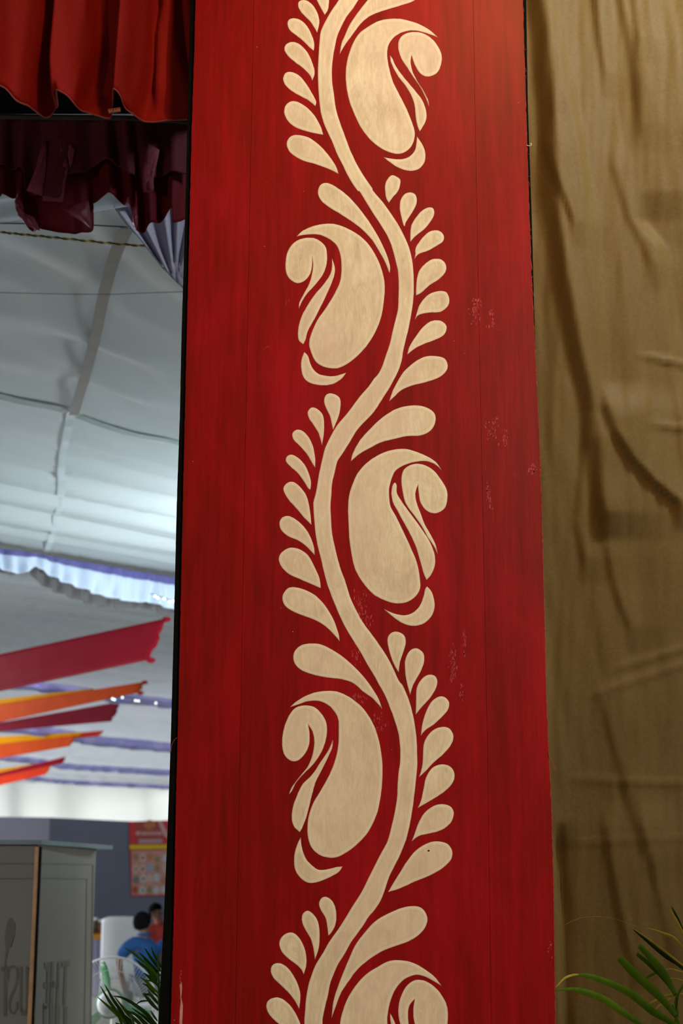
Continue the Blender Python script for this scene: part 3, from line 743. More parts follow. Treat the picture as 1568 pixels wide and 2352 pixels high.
# ------------------------------------------------------------------ pedestal fan
FY = 9.3
fc = P(256, 2303, FY); s1 = FY / math.cos(R(4)) / F
fan = empty('pedestal_fan', 'white-caged pedestal fan with green blades beside the grey booth', 'fan', loc=(fc.x, fc.y, 0))
Rg = 97 * s1
bm = bmesh.new()
def ringpts(r, y, n=48): return [(fc.x + r * math.cos(2 * math.pi * k / n), y, fc.z + r * math.sin(2 * math.pi * k / n)) for k in range(n + 1)]
tube(bm, ringpts(Rg, fc.y), 0.0055, 6); tube(bm, ringpts(Rg * 0.985, fc.y - 0.02), 0.004, 6)
tube(bm, ringpts(Rg * 0.72, fc.y - 0.062), 0.002, 5)
bm_obj('cage_rim', bm, M_WPLAST, fan, smooth=True)
bm = bmesh.new(); nW = 84
for k in range(nW):
    a0 = 2 * math.pi * k / nW
    pts = []
    for q in (0.28, 0.5, 0.75, 0.92, 1.0):
        a = a0 + (q - 0.28) * 0.35
        pts.append((fc.x + Rg * q * math.cos(a), fc.y - 0.075 * math.sqrt(max(0, 1 - q ** 3)) - 0.005, fc.z + Rg * q * math.sin(a)))
    tube(bm, pts, 0.0011, 4, False)
gw = bm_obj('grille_wire', bm, M_WPLAST, fan); gw['kind'] = 'stuff'
bm = bmesh.new(); lathe(bm, [(0.001, -0.105), (27 * s1 * 0.7, -0.10), (27 * s1, -0.088), (27 * s1, -0.075)], fc, 28, 'Y')
bm_obj('centre_cap', bm, M_WPLAST, fan, smooth=True)
bm = bmesh.new(); lathe(bm, [(0.02, -0.07), (32 * s1, -0.068), (32 * s1, -0.05), (0.02, 0.0)], fc, 28, 'Y')
bm_obj('hub', bm, M_GREEN, fan, smooth=True)
for k in range(3):
    bm = bmesh.new(); a0 = R(104 + 120 * k); vs = []
    for q, w0, w1 in ((0.2, -0.30, 0.25), (0.5, -0.20, 0.16), (0.8, -0.12, 0.10), (0.92, -0.07, 0.05)):
        row = []
        for t in (0, 0.5, 1):
            a = a0 + w0 + (w1 - w0) * t
            row.append(bm.verts.new((fc.x + Rg * q * math.cos(a), fc.y - 0.02 + 0.045 * (t - 0.5), fc.z + Rg * q * math.sin(a))))
        vs.append(row)
    for A, B in zip(vs, vs[1:]):
        for j in range(2): bm.faces.new((A[j], A[j + 1], B[j + 1], B[j]))
    o = bm_obj('blade', bm, M_GREEN, fan, smooth=True); s = o.modifiers.new('t', 'SOLIDIFY'); s.thickness = 0.003
bm = bmesh.new(); lathe(bm, [(0.06, 0.0), (0.065, 0.03), (0.055, 0.14), (0.02, 0.17)], fc, 20, 'Y'); bm_obj('motor_housing', bm, M_WPLAST, fan, smooth=True)
bm = bmesh.new(); tube(bm, [(fc.x, fc.y + 0.08, fc.z - 0.03), (fc.x, fc.y + 0.08, 0.03)], 0.014, 10); bm_obj('pole', bm, M_WPLAST, fan)
bm = bmesh.new(); lathe(bm, [(0.2, 0.0), (0.2, 0.02), (0.05, 0.05), (0.02, 0.08)], (fc.x, fc.y + 0.08, 0), 28); bm_obj('base', bm, M_WPLAST, fan, smooth=True)

# ------------------------------------------------------------------ white chairs
def chair(label, px_c, py_top, Y, wpx, yaw=0.0, htop=None):
    t = P(px_c, py_top, Y); s = t.y / math.cos(TH) / F; wd = wpx * s; h = t.z
    root = empty('white_chair', label, 'chair', loc=(t.x, t.y, 0))
    rz = Matrix.Translation((t.x, t.y, 0)) @ Matrix.Rotation(yaw, 4, 'Z')
    def put(nm, bm, m=M_WPLAST, smooth=False):
        bmesh.ops.transform(bm, matrix=rz, verts=bm.verts); return bm_obj(nm, bm, m, root, smooth)
    sh = 0.45
    # moulded back: curved shell with rounded top, hugging the seat (faces away: back is nearest the camera)
    bm = bmesh.new(); rows = []; ns, nv = 16, 14
    for j in range(nv + 1):
        v = j / nv; z = sh - 0.03 + (h - sh + 0.03) * v; row = []
        for i in range(ns + 1):
            q = -1 + 2 * i / ns
            x = q * wd / 2 * (0.96 + 0.06 * (1 - v)); y = -0.10 * (v) + 0.09 * q * q
            zz = z - (0.035 * abs(q) ** 4 * v * v)
            y += 0.004 * math.cos(q * 26)
            row.append(bm.verts.new((x, y, zz)))
        rows.append(row)
    for A, B in zip(rows, rows[1:]):
        for i in range(ns): bm.faces.new((A[i], A[i + 1], B[i + 1], B[i]))
    o = put('backrest', bm, smooth=True); sm = o.modifiers.new('t', 'SOLIDIFY'); sm.thickness = 0.02
    bm = bmesh.new(); box(bm, -wd / 2, wd / 2, 0.0, 0.44, sh - 0.03, sh, 0.012); put('seat', bm)
    for sx in (-1, 1):
        for sy, yy in ((0, 0.03), (1, 0.41)):
            bm = bmesh.new(); tube(bm, [(sx * (wd / 2 - 0.03), yy, sh - 0.03), (sx * (wd / 2 + 0.01), yy + (0.03 if sy else -0.05), 0)], [0.026, 0.018], 8)
            put('leg', bm)
    return root
chair('white plastic chair with a broad rounded back, nearest the grey booth', 281, 2104, 18.6, 86, 0.0)

# ------------------------------------------------------------------ people
def skinned(name, nodes, edges, m, parent, root_i=0, sub=2):
    me = bpy.data.meshes.new(name); me.from_pydata([n_[0] for n_ in nodes], edges, []); me.update()
    o = bpy.data.objects.new(name, me); C.objects.link(o); o.parent = parent
    sk = o.modifiers.new('skin', 'SKIN'); sk.use_smooth_shade = True
    me.skin_vertices  # layer made by the modifier
    if not me.skin_vertices: pass
    L = me.skin_vertices[0].data
    for i, n_ in enumerate(nodes):
        r = n_[1]; L[i].radius = (r, r) if not isinstance(r, tuple) else r
        L[i].use_root = (i == root_i)
    ss = o.modifiers.new('sub', 'SUBSURF'); ss.levels = sub; ss.render_levels = sub
    me.materials.append(m)
    return o
def person(label, neck_px, hip_px, elbL, handL, elbR, handR, head_px, Y, knees, m_shirt, hair_r=0.098, face=(0.5, 0.8)):
    nk = P(*neck_px, Y); hp = P(*hip_px, Y)
    root = empty('person', label, 'person', loc=(hp.x, Y, 0))
    hp.y += 0.05; ch = nk.lerp(hp, 0.33); wa = nk.lerp(hp, 0.72)
    ax = Vector((0.95, 0.3, 0)).normalized()
    shl = nk - ax * 0.165 + Vector((0, 0, -0.125)); shr = nk + ax * 0.165 + Vector((0, 0, -0.13))
    eL, hL, eR, hR = [P(q[0], q[1], Y + q[2]) for q in (elbL, handL, elbR, handR)]
    hd = P(*head_px, Y + 0.02); fdir = Vector((face[0], face[1], 0)).normalized()
    # body skin: head, neck, forearms, hands with fingers
    nodes = [(hp, 0.09), (wa, 0.085), (ch, 0.08), (nk, 0.056), (nk.lerp(hd, 0.45), 0.055), (hd + Vector((0, 0, -0.035)), 0.078), (hd + Vector((0, 0, 0.05)), 0.082),
             (shl, 0.034), (eL, 0.038), (hL, 0.026), (shr, 0.034), (eR, 0.038), (hR, 0.026)]
    edges = [(0, 1), (1, 2), (2, 3), (3, 4), (4, 5), (5, 6), (2, 7), (7, 8), (8, 9), (2, 10), (10, 11), (11, 12)]
    for wi, ei in ((9, 8), (12, 11)):
        wv = Vector(nodes[wi][0]); dr = (wv - Vector(nodes[ei][0])).normalized(); sd = dr.cross(fdir).normalized()
        pi = len(nodes); nodes.append((wv + dr * 0.06, (0.032, 0.02))); edges.append((wi, pi))
        for k, (o_, ln) in enumerate(((-0.03, 0.06), (-0.011, 0.075), (0.010, 0.07), (0.029, 0.055))):
            a = len(nodes); nodes.append((wv + dr * 0.105 + sd * o_, 0.009)); nodes.append((wv + dr * (0.105 + ln) + sd * o_ + fdir * 0.02, 0.007))
            edges += [(pi, a), (a, a + 1)]
        a = len(nodes); nodes.append((wv + dr * 0.05 + sd * 0.05 + fdir * 0.015, 0.010)); nodes.append((wv + dr * 0.09 + sd * 0.065 + fdir * 0.03, 0.008)); edges += [(wi, a), (a, a + 1)]
    skinned('body', nodes, edges, M_SKIN, root)
    # facial features
    sdv = fdir.cross(Vector((0, 0, 1))).normalized()
    bm = bmesh.new()
    bmesh.ops.create_uvsphere(bm, u_segments=8, v_segments=6, radius=0.016, matrix=Matrix.Translation(hd + fdir * 0.085 + Vector((0, 0, -0.02))) @ Matrix.Diagonal((1, 1, 1.6, 1)))
    for s in (-1, 1): bmesh.ops.create_uvsphere(bm, u_segments=8, v_segments=6, radius=0.025, matrix=Matrix.Translation(hd + sdv * s * 0.082 + Vector((0, 0, -0.01))) @ Matrix.Diagonal((0.5, 0.7, 1.2, 1)))
    bm_obj('nose_and_ears', bm, M_SKIN, root, smooth=True)
    for s in (-1, 1):
        bm = bmesh.new(); bmesh.ops.create_uvsphere(bm, u_segments=8, v_segments=6, radius=0.011, matrix=Matrix.Translation(hd + fdir * 0.078 + sdv * s * 0.032 + Vector((0, 0, 0.005))))
        bm_obj('eye', bm, M_HAIR, root)
    bm = bmesh.new(); bmesh.ops.create_uvsphere(bm, u_segments=8, v_segments=6, radius=0.02, matrix=Matrix.Translation(hd + fdir * 0.078 + Vector((0, 0, -0.065))) @ Matrix.Diagonal((1.1, 1.1, 0.3, 1)))
    bm_obj('mouth', bm, simple('lip', (0.25, 0.08, 0.07), 0.5), root)
    # hair cap: back and top of the head
    bm = bmesh.new(); bmesh.ops.create_icosphere(bm, subdivisions=4, radius=hair_r)
    for v in list(bm.verts):
        d = v.co.normalized()
        fr_ = d.dot(fdir)
        if d.z < 0.15 + fr_ * 0.55 - 0.62 + max(0, fr_) * 1.1: v.tag = True
        v.co = v.co * (1 + 0.05 * noise.noise(v.co * 60)); v.co.z *= 1.12
    bmesh.ops.delete(bm, geom=[v for v in bm.verts if v.tag], context='VERTS')
    bmesh.ops.translate(bm, verts=bm.verts, vec=hd + Vector((0, 0, 0.02)) - fdir * 0.012)
    o = bm_obj('hair', bm, M_HAIR, root, smooth=True, recalc=True); sm = o.modifiers.new('t', 'SOLIDIFY'); sm.thickness = 0.015
    # shirt with short sleeves
    sl = shl.lerp(eL, 0.92); sr = shr.lerp(eR, 0.92)
    skinned('shirt', [(hp + Vector((0, 0, 0.02)), (0.155, 0.12)), (wa, (0.15, 0.115)), (ch, (0.17, 0.13)), (nk + Vector((0, 0, -0.05)), (0.095, 0.085)), (shl, 0.078), (sl, 0.060), (shr, 0.078), (sr, 0.060)],
            [(0, 1), (1, 2), (2, 3), (3, 4), (4, 5), (3, 6), (6, 7)], m_shirt, root, 0)
    bm = bmesh.new(); lathe(bm, [(0.072, 0), (0.068, 0.03), (0.060, 0.03), (0.060, 0.0)], nk + Vector((0, 0, -0.015)), 16); bm_obj('collar', bm, m_shirt, root, smooth=True)
    # trousers, legs to the floor
    k1, k2 = knees
    h1 = hp - ax * 0.09 + Vector((0, 0, -0.03)); h2 = hp + ax * 0.09 + Vector((0, 0, -0.03))
    kn1 = h1 + Vector(k1); kn2 = h2 + Vector(k2)
    f1 = Vector((kn1.x, kn1.y + 0.02, 0.08)); f2 = Vector((kn2.x, kn2.y + 0.02, 0.08))
    skinned('trousers', [(hp, (0.15, 0.12)), (h1, 0.095), (kn1, 0.068), (f1, 0.052), (h2, 0.095), (kn2, 0.068), (f2, 0.052)],
            [(0, 1), (1, 2), (2, 3), (0, 4), (4, 5), (5, 6)], M_TROUS, root, 0)
    for f_ in (f1, f2):
        bm = bmesh.new(); box(bm, -0.045, 0.045, -0.06, 0.19, 0, 0.085, 0.03)
        bmesh.ops.transform(bm, matrix=Matrix.Translation((f_.x, f_.y, 0)) @ Matrix.Rotation(math.atan2(-fdir.x, fdir.y), 4, 'Z'), verts=bm.verts)
        bm_obj('shoe', bm, M_HAIR, root, smooth=True)
    return root, hp
pr, hp = person('man with black hair in a blue shirt, back turned, seated beside the white chair', (331, 2146), (336, 2256), (272, 2203, -0.06), (281, 2252, 0.12), (362, 2190, 0.12), (352, 2225, 0.30), (328, 2122), 17.0,
       ((-0.16, 0.42, -0.02), (0.14, 0.44, -0.02)), M_SHIRT)
def stool(label, c_, h):
    root = empty('stool', label, 'stool', loc=(c_.x, c_.y, 0))
    bm = bmesh.new(); lathe(bm, [(0.16, h - 0.03), (0.17, h - 0.015), (0.165, h)], (c_.x, c_.y, 0), 20); bm_obj('seat', bm, M_WPLAST, root)
    for k in range(4):
        a = R(45 + 90 * k); bm = bmesh.new()
        tube(bm, [(c_.x + 0.13 * math.cos(a), c_.y + 0.13 * math.sin(a), h - 0.03), (c_.x + 0.18 * math.cos(a), c_.y + 0.18 * math.sin(a), 0)], 0.018, 8); bm_obj('leg', bm, M_WPLAST, root)
stool('round white stool under the man in the blue shirt', hp, max(0.15, hp.z - 0.20))
pr2, hp2 = person('person with dark hair in a red top, seen past the man in blue', (366, 2118), (366, 2200), (350, 2165, -0.05), (356, 2190, 0.12), (385, 2160, 0.1), (380, 2190, 0.25), (359, 2096), 21.5,
       ((-0.12, 0.40, -0.02), (0.14, 0.42, -0.02)), M_REDSH, face=(0.85, -0.5))
stool('round white stool under the person in the red top', hp2, max(0.15, hp2.z - 0.20))

# snack table at the back, mostly behind the booth
tY = 22.0
tc_ = P(205, 2156, tY)
tab = empty('cloth_table', 'lilac-skirted table with a yellow-orange edge, just right of the grey booth', 'table', loc=(tc_.x, tY, 0))
ts = tY / F
bm = bmesh.new(); box(bm, tc_.x - 0.7, tc_.x + 30 * ts, tY, tY + 0.7, tc_.z - 0.02, tc_.z + 0.06, 0.01); bm_obj('table_top', bm, simple('orange_edge', (0.72, 0.32, 0.03), 0.6), tab)
bm = bmesh.new()
for k in range(40):
    x0 = tc_.x - 0.68 + k * (0.68 + 29 * ts) / 40; x1 = x0 + (0.68 + 29 * ts) / 40
    ya = tY + 0.02 + 0.012 * math.sin(k * 1.7); yb = tY + 0.02 + 0.012 * math.sin((k + 1) * 1.7)
    bm.faces.new([bm.verts.new(q) for q in ((x0, ya, 0), (x1, yb, 0), (x1, yb, tc_.z - 0.02), (x0, ya, tc_.z - 0.02))])
o = bm_obj('skirt', bm, cloth('lilac_skirt', (0.42, 0.40, 0.62), (0.50, 0.48, 0.70), 0.7, 0), tab); o.modifiers.new('t', 'SOLIDIFY').thickness = 0.01
for k, (px, hh, cc_) in enumerate(((210, 0.16, (0.25, 0.10, 0.04)), (219, 0.20, (0.10, 0.08, 0.03)), (229, 0.17, (0.28, 0.07, 0.04)))):
    q = P(px, 2150, tY + 0.2)
    jar = empty('snack_jar', ['brown jar mostly hidden by the booth edge', 'dark olive jar in the middle of the small row of jars', 'reddish brown jar at the right end of the small row'][k], 'jar', 'jars on the lilac table', loc=(q.x, q.y, tc_.z + 0.06))
    bm = bmesh.new(); lathe(bm, [(0.025, 0), (0.03, 0.01), (0.03, hh * 0.8), (0.02, hh * 0.9)], (q.x, q.y, tc_.z + 0.06), 14); bm_obj('body', bm, simple('jar_contents', cc_, 0.3), jar, smooth=True)
    bm = bmesh.new(); lathe(bm, [(0.026, 0), (0.027, 0.03), (0.02, 0.035)], (q.x, q.y, tc_.z + 0.06 + hh * 0.9), 14); bm_obj('lid', bm, M_WPLAST, jar)
# white table right of the people
q = P(378, 2165, 19.6)
wt = empty('white_table', 'white-clothed table between the two people, edge showing beside the black post', 'table', loc=(q.x + 0.5, 20.3, 0))
bm = bmesh.new(); box(bm, q.x - 0.03, q.x + 1.1, 19.9, 20.7, q.z - 0.03, q.z, 0.01); bm_obj('table_top', bm, M_WPLAST, wt)
bm = bmesh.new()
for k in range(30):
    x0 = q.x - 0.04 + k * 1.14 / 30; x1 = x0 + 1.14 / 30
    ya = 19.88 + 0.015 * math.sin(k * 1.9); yb = 19.88 + 0.015 * math.sin((k + 1) * 1.9)
    bm.faces.new([bm.verts.new(v) for v in ((x0, ya, 0.05), (x1, yb, 0.05), (x1, yb, q.z - 0.03), (x0, ya, q.z - 0.03))])
o = bm_obj('tablecloth', bm, M_WPLAST, wt); o.modifiers.new('t', 'SOLIDIFY').thickness = 0.008
for sx in (0.05, 1.0):
    for yy in (19.95, 20.65):
        bm = bmesh.new(); tube(bm, [(q.x + sx, yy, q.z - 0.03), (q.x + sx, yy, 0)], 0.02, 8); bm_obj('leg', bm, M_WPLAST, wt)

# ------------------------------------------------------------------ THE PAINTED PANEL
YP = 4.5
LE = [(449, 0), (446, 120), (440, 300), (434, 560), (428, 800), (421, 1100), (415, 1380), (409, 1650), (405, 1800), (399, 2100), (392, 2352)]
RE = [(1200, 0), (1207, 240), (1215, 500), (1221, 650), (1228, 800), (1238, 1000), (1243, 1150), (1247, 1300), (1254, 1600), (1260, 1740), (1266, 1850), (1271, 2050), (1273, 2200), (1275, 2352)]
SL = [(583, 0), (571, 600), (560, 1200), (549, 1850), (540, 2352)]
SR = [(1086, 0), (1097, 600), (1107, 1100), (1119, 1700), (1128, 2352)]
base_pt = P(830, 2352, YP); base_pt.z = 0
panel = empty('painted_panel', 'tall dark red wooden panel with a cream painted paisley vine, standing in the middle', 'panel', loc=(base_pt.x, YP, 0))
ybot = 2352
while P(784, ybot, YP).z > 0.0: ybot += 2
def board(A, B, gapA, gapB, ragA, ragB, Y0, Y1, m, name='board', y0=-420, y1=ybot):
    ys = [y0 + (y1 - y0) * i / 420 for i in range(421)]
    verts, faces = [], []
    for i, y in enumerate(ys):
        xa = lerp_table(A, y) + gapA + ragA * (noise.noise(Vector((0, y * 0.06, 3))) + 0.6 * noise.noise(Vector((2, y * 0.35, 1))))
        xb = lerp_table(B, y) - gapB + ragB * (noise.noise(Vector((5, y * 0.06, 8))) + 0.8 * noise.noise(Vector((7, y * 0.35, 4))))
        qa = P(xa, y, YP); qb = P(xb, y, YP)
        for q_ in (qa, qb):
            verts.append((q_.x, Y0, max(0.0, q_.z))); verts.append((q_.x, Y1, max(0.0, q_.z)))
    for i in range(420):
        k = i * 4
        faces += [(k, k + 2, k + 6, k + 4), (k + 1, k + 5, k + 7, k + 3), (k, k + 4, k + 5, k + 1), (k + 2, k + 3, k + 7, k + 6)]
    faces += [(0, 1, 3, 2), (1680, 1682, 1683, 1681)]
    o = mesh_obj(name, verts, faces, m, panel)
    bm = bmesh.new(); bm.from_mesh(o.data); bmesh.ops.recalc_face_normals(bm, faces=bm.faces); bm.to_mesh(o.data); bm.free()
    return o
board(LE, SL, 0, 0.3, 0.9, 0.15, YP, YP + 0.009, M_RED)
board(SL, SR, 0.3, 0.3, 0.15, 0.15, YP, YP + 0.009, M_RED)
board(SR, RE, 0.3, 0, 0.15, 1.1, YP, YP + 0.009, M_RED)
# lighter cut rim along the right edge
board([(x - 0.5, y) for x, y in RE], [(x + 0.5, y) for x, y in RE], 0, 0, 1.1, 1.1, YP - 0.0006, YP - 0.0001, simple('worn_edge', (0.36, 0.05, 0.025), 0.8, 0.6, 60, vec=(1, 1, 3), spec=0.1), name='worn_edge')
# black frame behind
BL = [(436.5, 0), (430, 250), (424, 500), (416, 760), (412, 950), (405, 1150), (399, 1400), (391, 1700), (384, 1900), (374, 2130), (362, 2352)]
BR = [(1209, 0), (1213, 240), (1222, 500), (1230, 800), (1239, 1000), (1245, 1150), (1250, 1500), (1257, 1740), (1262, 1850), (1268, 2050), (1270, 2352)]
def backing(A, B, name):
    return board(A, B, 0, 0, 0.3, 0.2, YP + 0.011, YP + 0.085, M_BLACK, name=name)
backing(BL, [(x + 60, y) for x, y in BL], 'side_post')
backing([(x - 60, y) for x, y in BR], BR, 'side_post')
board([(x + 60, y) for x, y in BL], [(x - 60, y) for x, y in BR], 0, 0, 0, 0, YP + 0.0095, YP + 0.016, M_BLACK, name='backing_sheet')
bm = bmesh.new()
for z in (0.25, 1.6, 3.0, 4.4): box(bm, P(460, 1176, YP).x, P(1190, 1176, YP).x, YP + 0.018, YP + 0.06, z, z + 0.06)
bm_obj('cross_brace', bm, M_BLACK, panel)

# motif: closed outlines traced on the panel; 'c' marks a sharp tip
OR = {'A': (600, 0), 'B': (600, 380), 'C': (600, 800), 'D': (600, 1150), 'E': (600, 1550), 'F': (600, 1872)}
K = 480 / 1568
def parse(s):
    cur = 'A'; pts = []
    for tok in s.split():
        if tok in OR: cur = tok; continue
        corner_ = tok.endswith('c'); tok = tok.rstrip('c')
        x, y = tok.split(','); ox, oy = OR[cur]
        pts.append((ox + float(x) * K, oy + float(y) * K, corner_))
    return pts
def outline(pts, n=4):
    cs = [i for i, p in enumerate(pts) if p[2]]
    if not cs: return catmull([(p[0], p[1]) for p in pts], n, True)
    out = []; m = len(pts)
    for a_, b_ in zip(cs, cs[1:] + [cs[0] + m]):
        seg = [(pts[i % m][0], pts[i % m][1]) for i in range(a_, b_ + 1)]
        out += catmull(seg, n)[:-1]
    return out
def paint(name, ring, seed):
    # brush wobble
    ring = [(x + 0.45 * noise.noise(Vector((x * 0.13, y * 0.13, seed))), y + 0.45 * noise.noise(Vector((x * 0.13, y * 0.13, seed + 50)))) for x, y in ring]
    n = len(ring)
    xs = [p[0] for p in ring]; ys = [p[1] for p in ring]
    segs = [(ring[i], ring[(i + 1) % n]) for i in range(n)]
    def inside(x, y):
        r = False
        for (x1, y1), (x2, y2) in segs:
            if (y1 > y) != (y2 > y) and x < (x2 - x1) * (y - y1) / (y2 - y1) + x1: r = not r
        return r
    def dist(x, y):
        best = 1e9
        for (x1, y1), (x2, y2) in segs:
            dx, dy = x2 - x1, y2 - y1; l2 = dx * dx + dy * dy or 1e-9
            t = max(0, min(1, ((x - x1) * dx + (y - y1) * dy) / l2))
            d = (x - x1 - t * dx) ** 2 + (y - y1 - t * dy) ** 2
            if d < best: best = d
        return math.sqrt(best)
    pts = [Vector(p) for p in ring]; rim = [0.0] * n
    st = 5.0 if max(xs) - min(xs) < 90 else 6.5
    row = 0; y = min(ys)
    while y < max(ys):
        x = min(xs) + (st / 2 if row % 2 else 0)
        while x < max(xs):
            if inside(x, y):
                d = dist(x, y)
                if d > 1.6: pts.append(Vector((x, y))); rim.append(min(1, d / 16))
            x += st
        y += st * 0.87; row += 1
    # a ring of points close to the edge to carry the thin rim
    for i in range(n):
        (x0, y0), (x1, y1) = ring[i - 1], ring[(i + 1) % n]
        l = math.hypot(x1 - x0, y1 - y0) or 1; nx, ny = -(y1 - y0) / l, (x1 - x0) / l
        for sg in (1, -1):
            x, y = ring[i][0] + nx * 1.7 * sg, ring[i][1] + ny * 1.7 * sg
            if inside(x, y) and dist(x, y) > 1.3: pts.append(Vector((x, y))); rim.append(0.11); break
    res = delaunay_2d_cdt(pts, [], [list(range(n))], 0, 1e-4, True)
    vco, orig = res[0], res[3]
    fcs = [f_ for f_ in res[2] if inside(sum(vco[i].x for i in f_) / 3, sum(vco[i].y for i in f_) / 3)]
    rv = [rim[o_[0]] if o_ else 0.0 for o_ in orig]
    nv = len(vco)
    verts = []
    for v, r_ in zip(vco, rv):
        q_ = P(v.x, v.y, YP); verts.append((q_.x, YP - 0.0004 - 0.0006 * min(1, r_ * 6), q_.z))
    # rim wall down to the board
    loop_edges = {}
    for f_ in fcs:
        for a_, b_ in zip(f_, f_[1:] + f_[:1]):
            loop_edges[(a_, b_)] = loop_edges.get((a_, b_), 0) + 1
    faces = [tuple(f_) for f_ in fcs]; add = {}
    def low(i):
        if i not in add:
            add[i] = len(verts); verts.append((verts[i][0], YP - 0.00005, verts[i][2])); rv.append(0.0)
        return add[i]
    for (a_, b_) in list(loop_edges):
        if (b_, a_) not in loop_edges: faces.append((b_, a_, low(a_), low(b_)))
    o = mesh_obj(name, verts, faces, M_CREAM, panel, smooth=False)
    at_ = o.data.attributes.new('rim', 'FLOAT', 'POINT'); at_.data.foreach_set('value', rv)
    bm = bmesh.new(); bm.from_mesh(o.data); bmesh.ops.recalc_face_normals(bm, faces=bm.faces)
    fr2 = [f for f in bm.faces if abs(f.normal.y) > 0.5]
    if fr2 and sum(f.normal.y for f in fr2) > 0: bmesh.ops.reverse_faces(bm, faces=bm.faces)
    bm.to_mesh(o.data); bm.free()
    return o
stemL = parse("A 760,-420 650,-130 580,0 520,90 480,160 445,240 435,330 428,430 424,560 430,700 445,840 480,955 525,1050 565,1150 610,1240 660,1340 720,1430 "
              "B 740,200 800,300 855,385 910,470 950,540 985,630 1010,730 1025,800 1030,900 1028,1000 1022,1090 1005,1160 985,1240 965,1330 935,1420 "
              "C 900,150 870,200 845,228 805,285 740,360 680,440 630,505 570,575 520,660 480,745 455,840 435,930 420,1020 405,1100 390,1160 "
              "D 393,100 403,220 420,330 450,450 480,580 520,700 560,800 600,890 640,970 690,1050 740,1130 790,1220 850,1320 "
              "E 880,70 925,150 970,260 1005,360 1030,450 1042,560 1040,650 1028,740 1020,850 1018,920 1000,1030 980,1120 955,1220 "
              "F 930,230 890,300 850,380 800,480 750,580 680,690 620,790 560,880 510,950 465,1030 415,1110 380,1190 350,1290 335,1380 328,1470 322,1568 330,1800 380,2100 480,2400")
stemR = parse("A 930,-400 810,-120 728,0 690,60 640,125 600,200 570,270 550,360 533,470 530,600 543,700 560,820 590,920 630,1030 670,1135 720,1240 775,1330 830,1410 "
              "B 840,195 910,275 975,365 1035,460 1085,560 1115,640 1135,740 1143,870 1140,1000 1125,1110 1105,1220 1080,1320 1062,1400 "
              "C 1055,80 1035,150 1005,215 965,290 920,360 870,440 830,495 770,555 710,625 660,710 605,795 570,850 550,930 530,1020 525,1100 518,1180 "
              "D 522,130 530,240 550,340 590,500 625,590 665,720 710,820 760,910 815,985 870,1060 930,1150 985,1250 1030,1350 "
              "E 1060,80 1100,170 1130,270 1150,370 1163,470 1168,580 1168,700 1155,830 1145,920 1130,1030 1110,1140 1085,1240 "
              "F 1080,200 1040,300 1000,380 960,460 930,550 895,640 850,710 800,770 770,820 720,890 670,960 620,1050 575,1120 540,1200 515,1270 500,1350 480,1430 465,1500 458,1568 465,1800 510,2080 600,2350")
sl_ = catmull([(p[0], p[1]) for p in stemL], 3); sr_ = catmull([(p[0], p[1]) for p in stemR], 3)
paint('painted_stem', sl_ + sr_[::-1], 1)
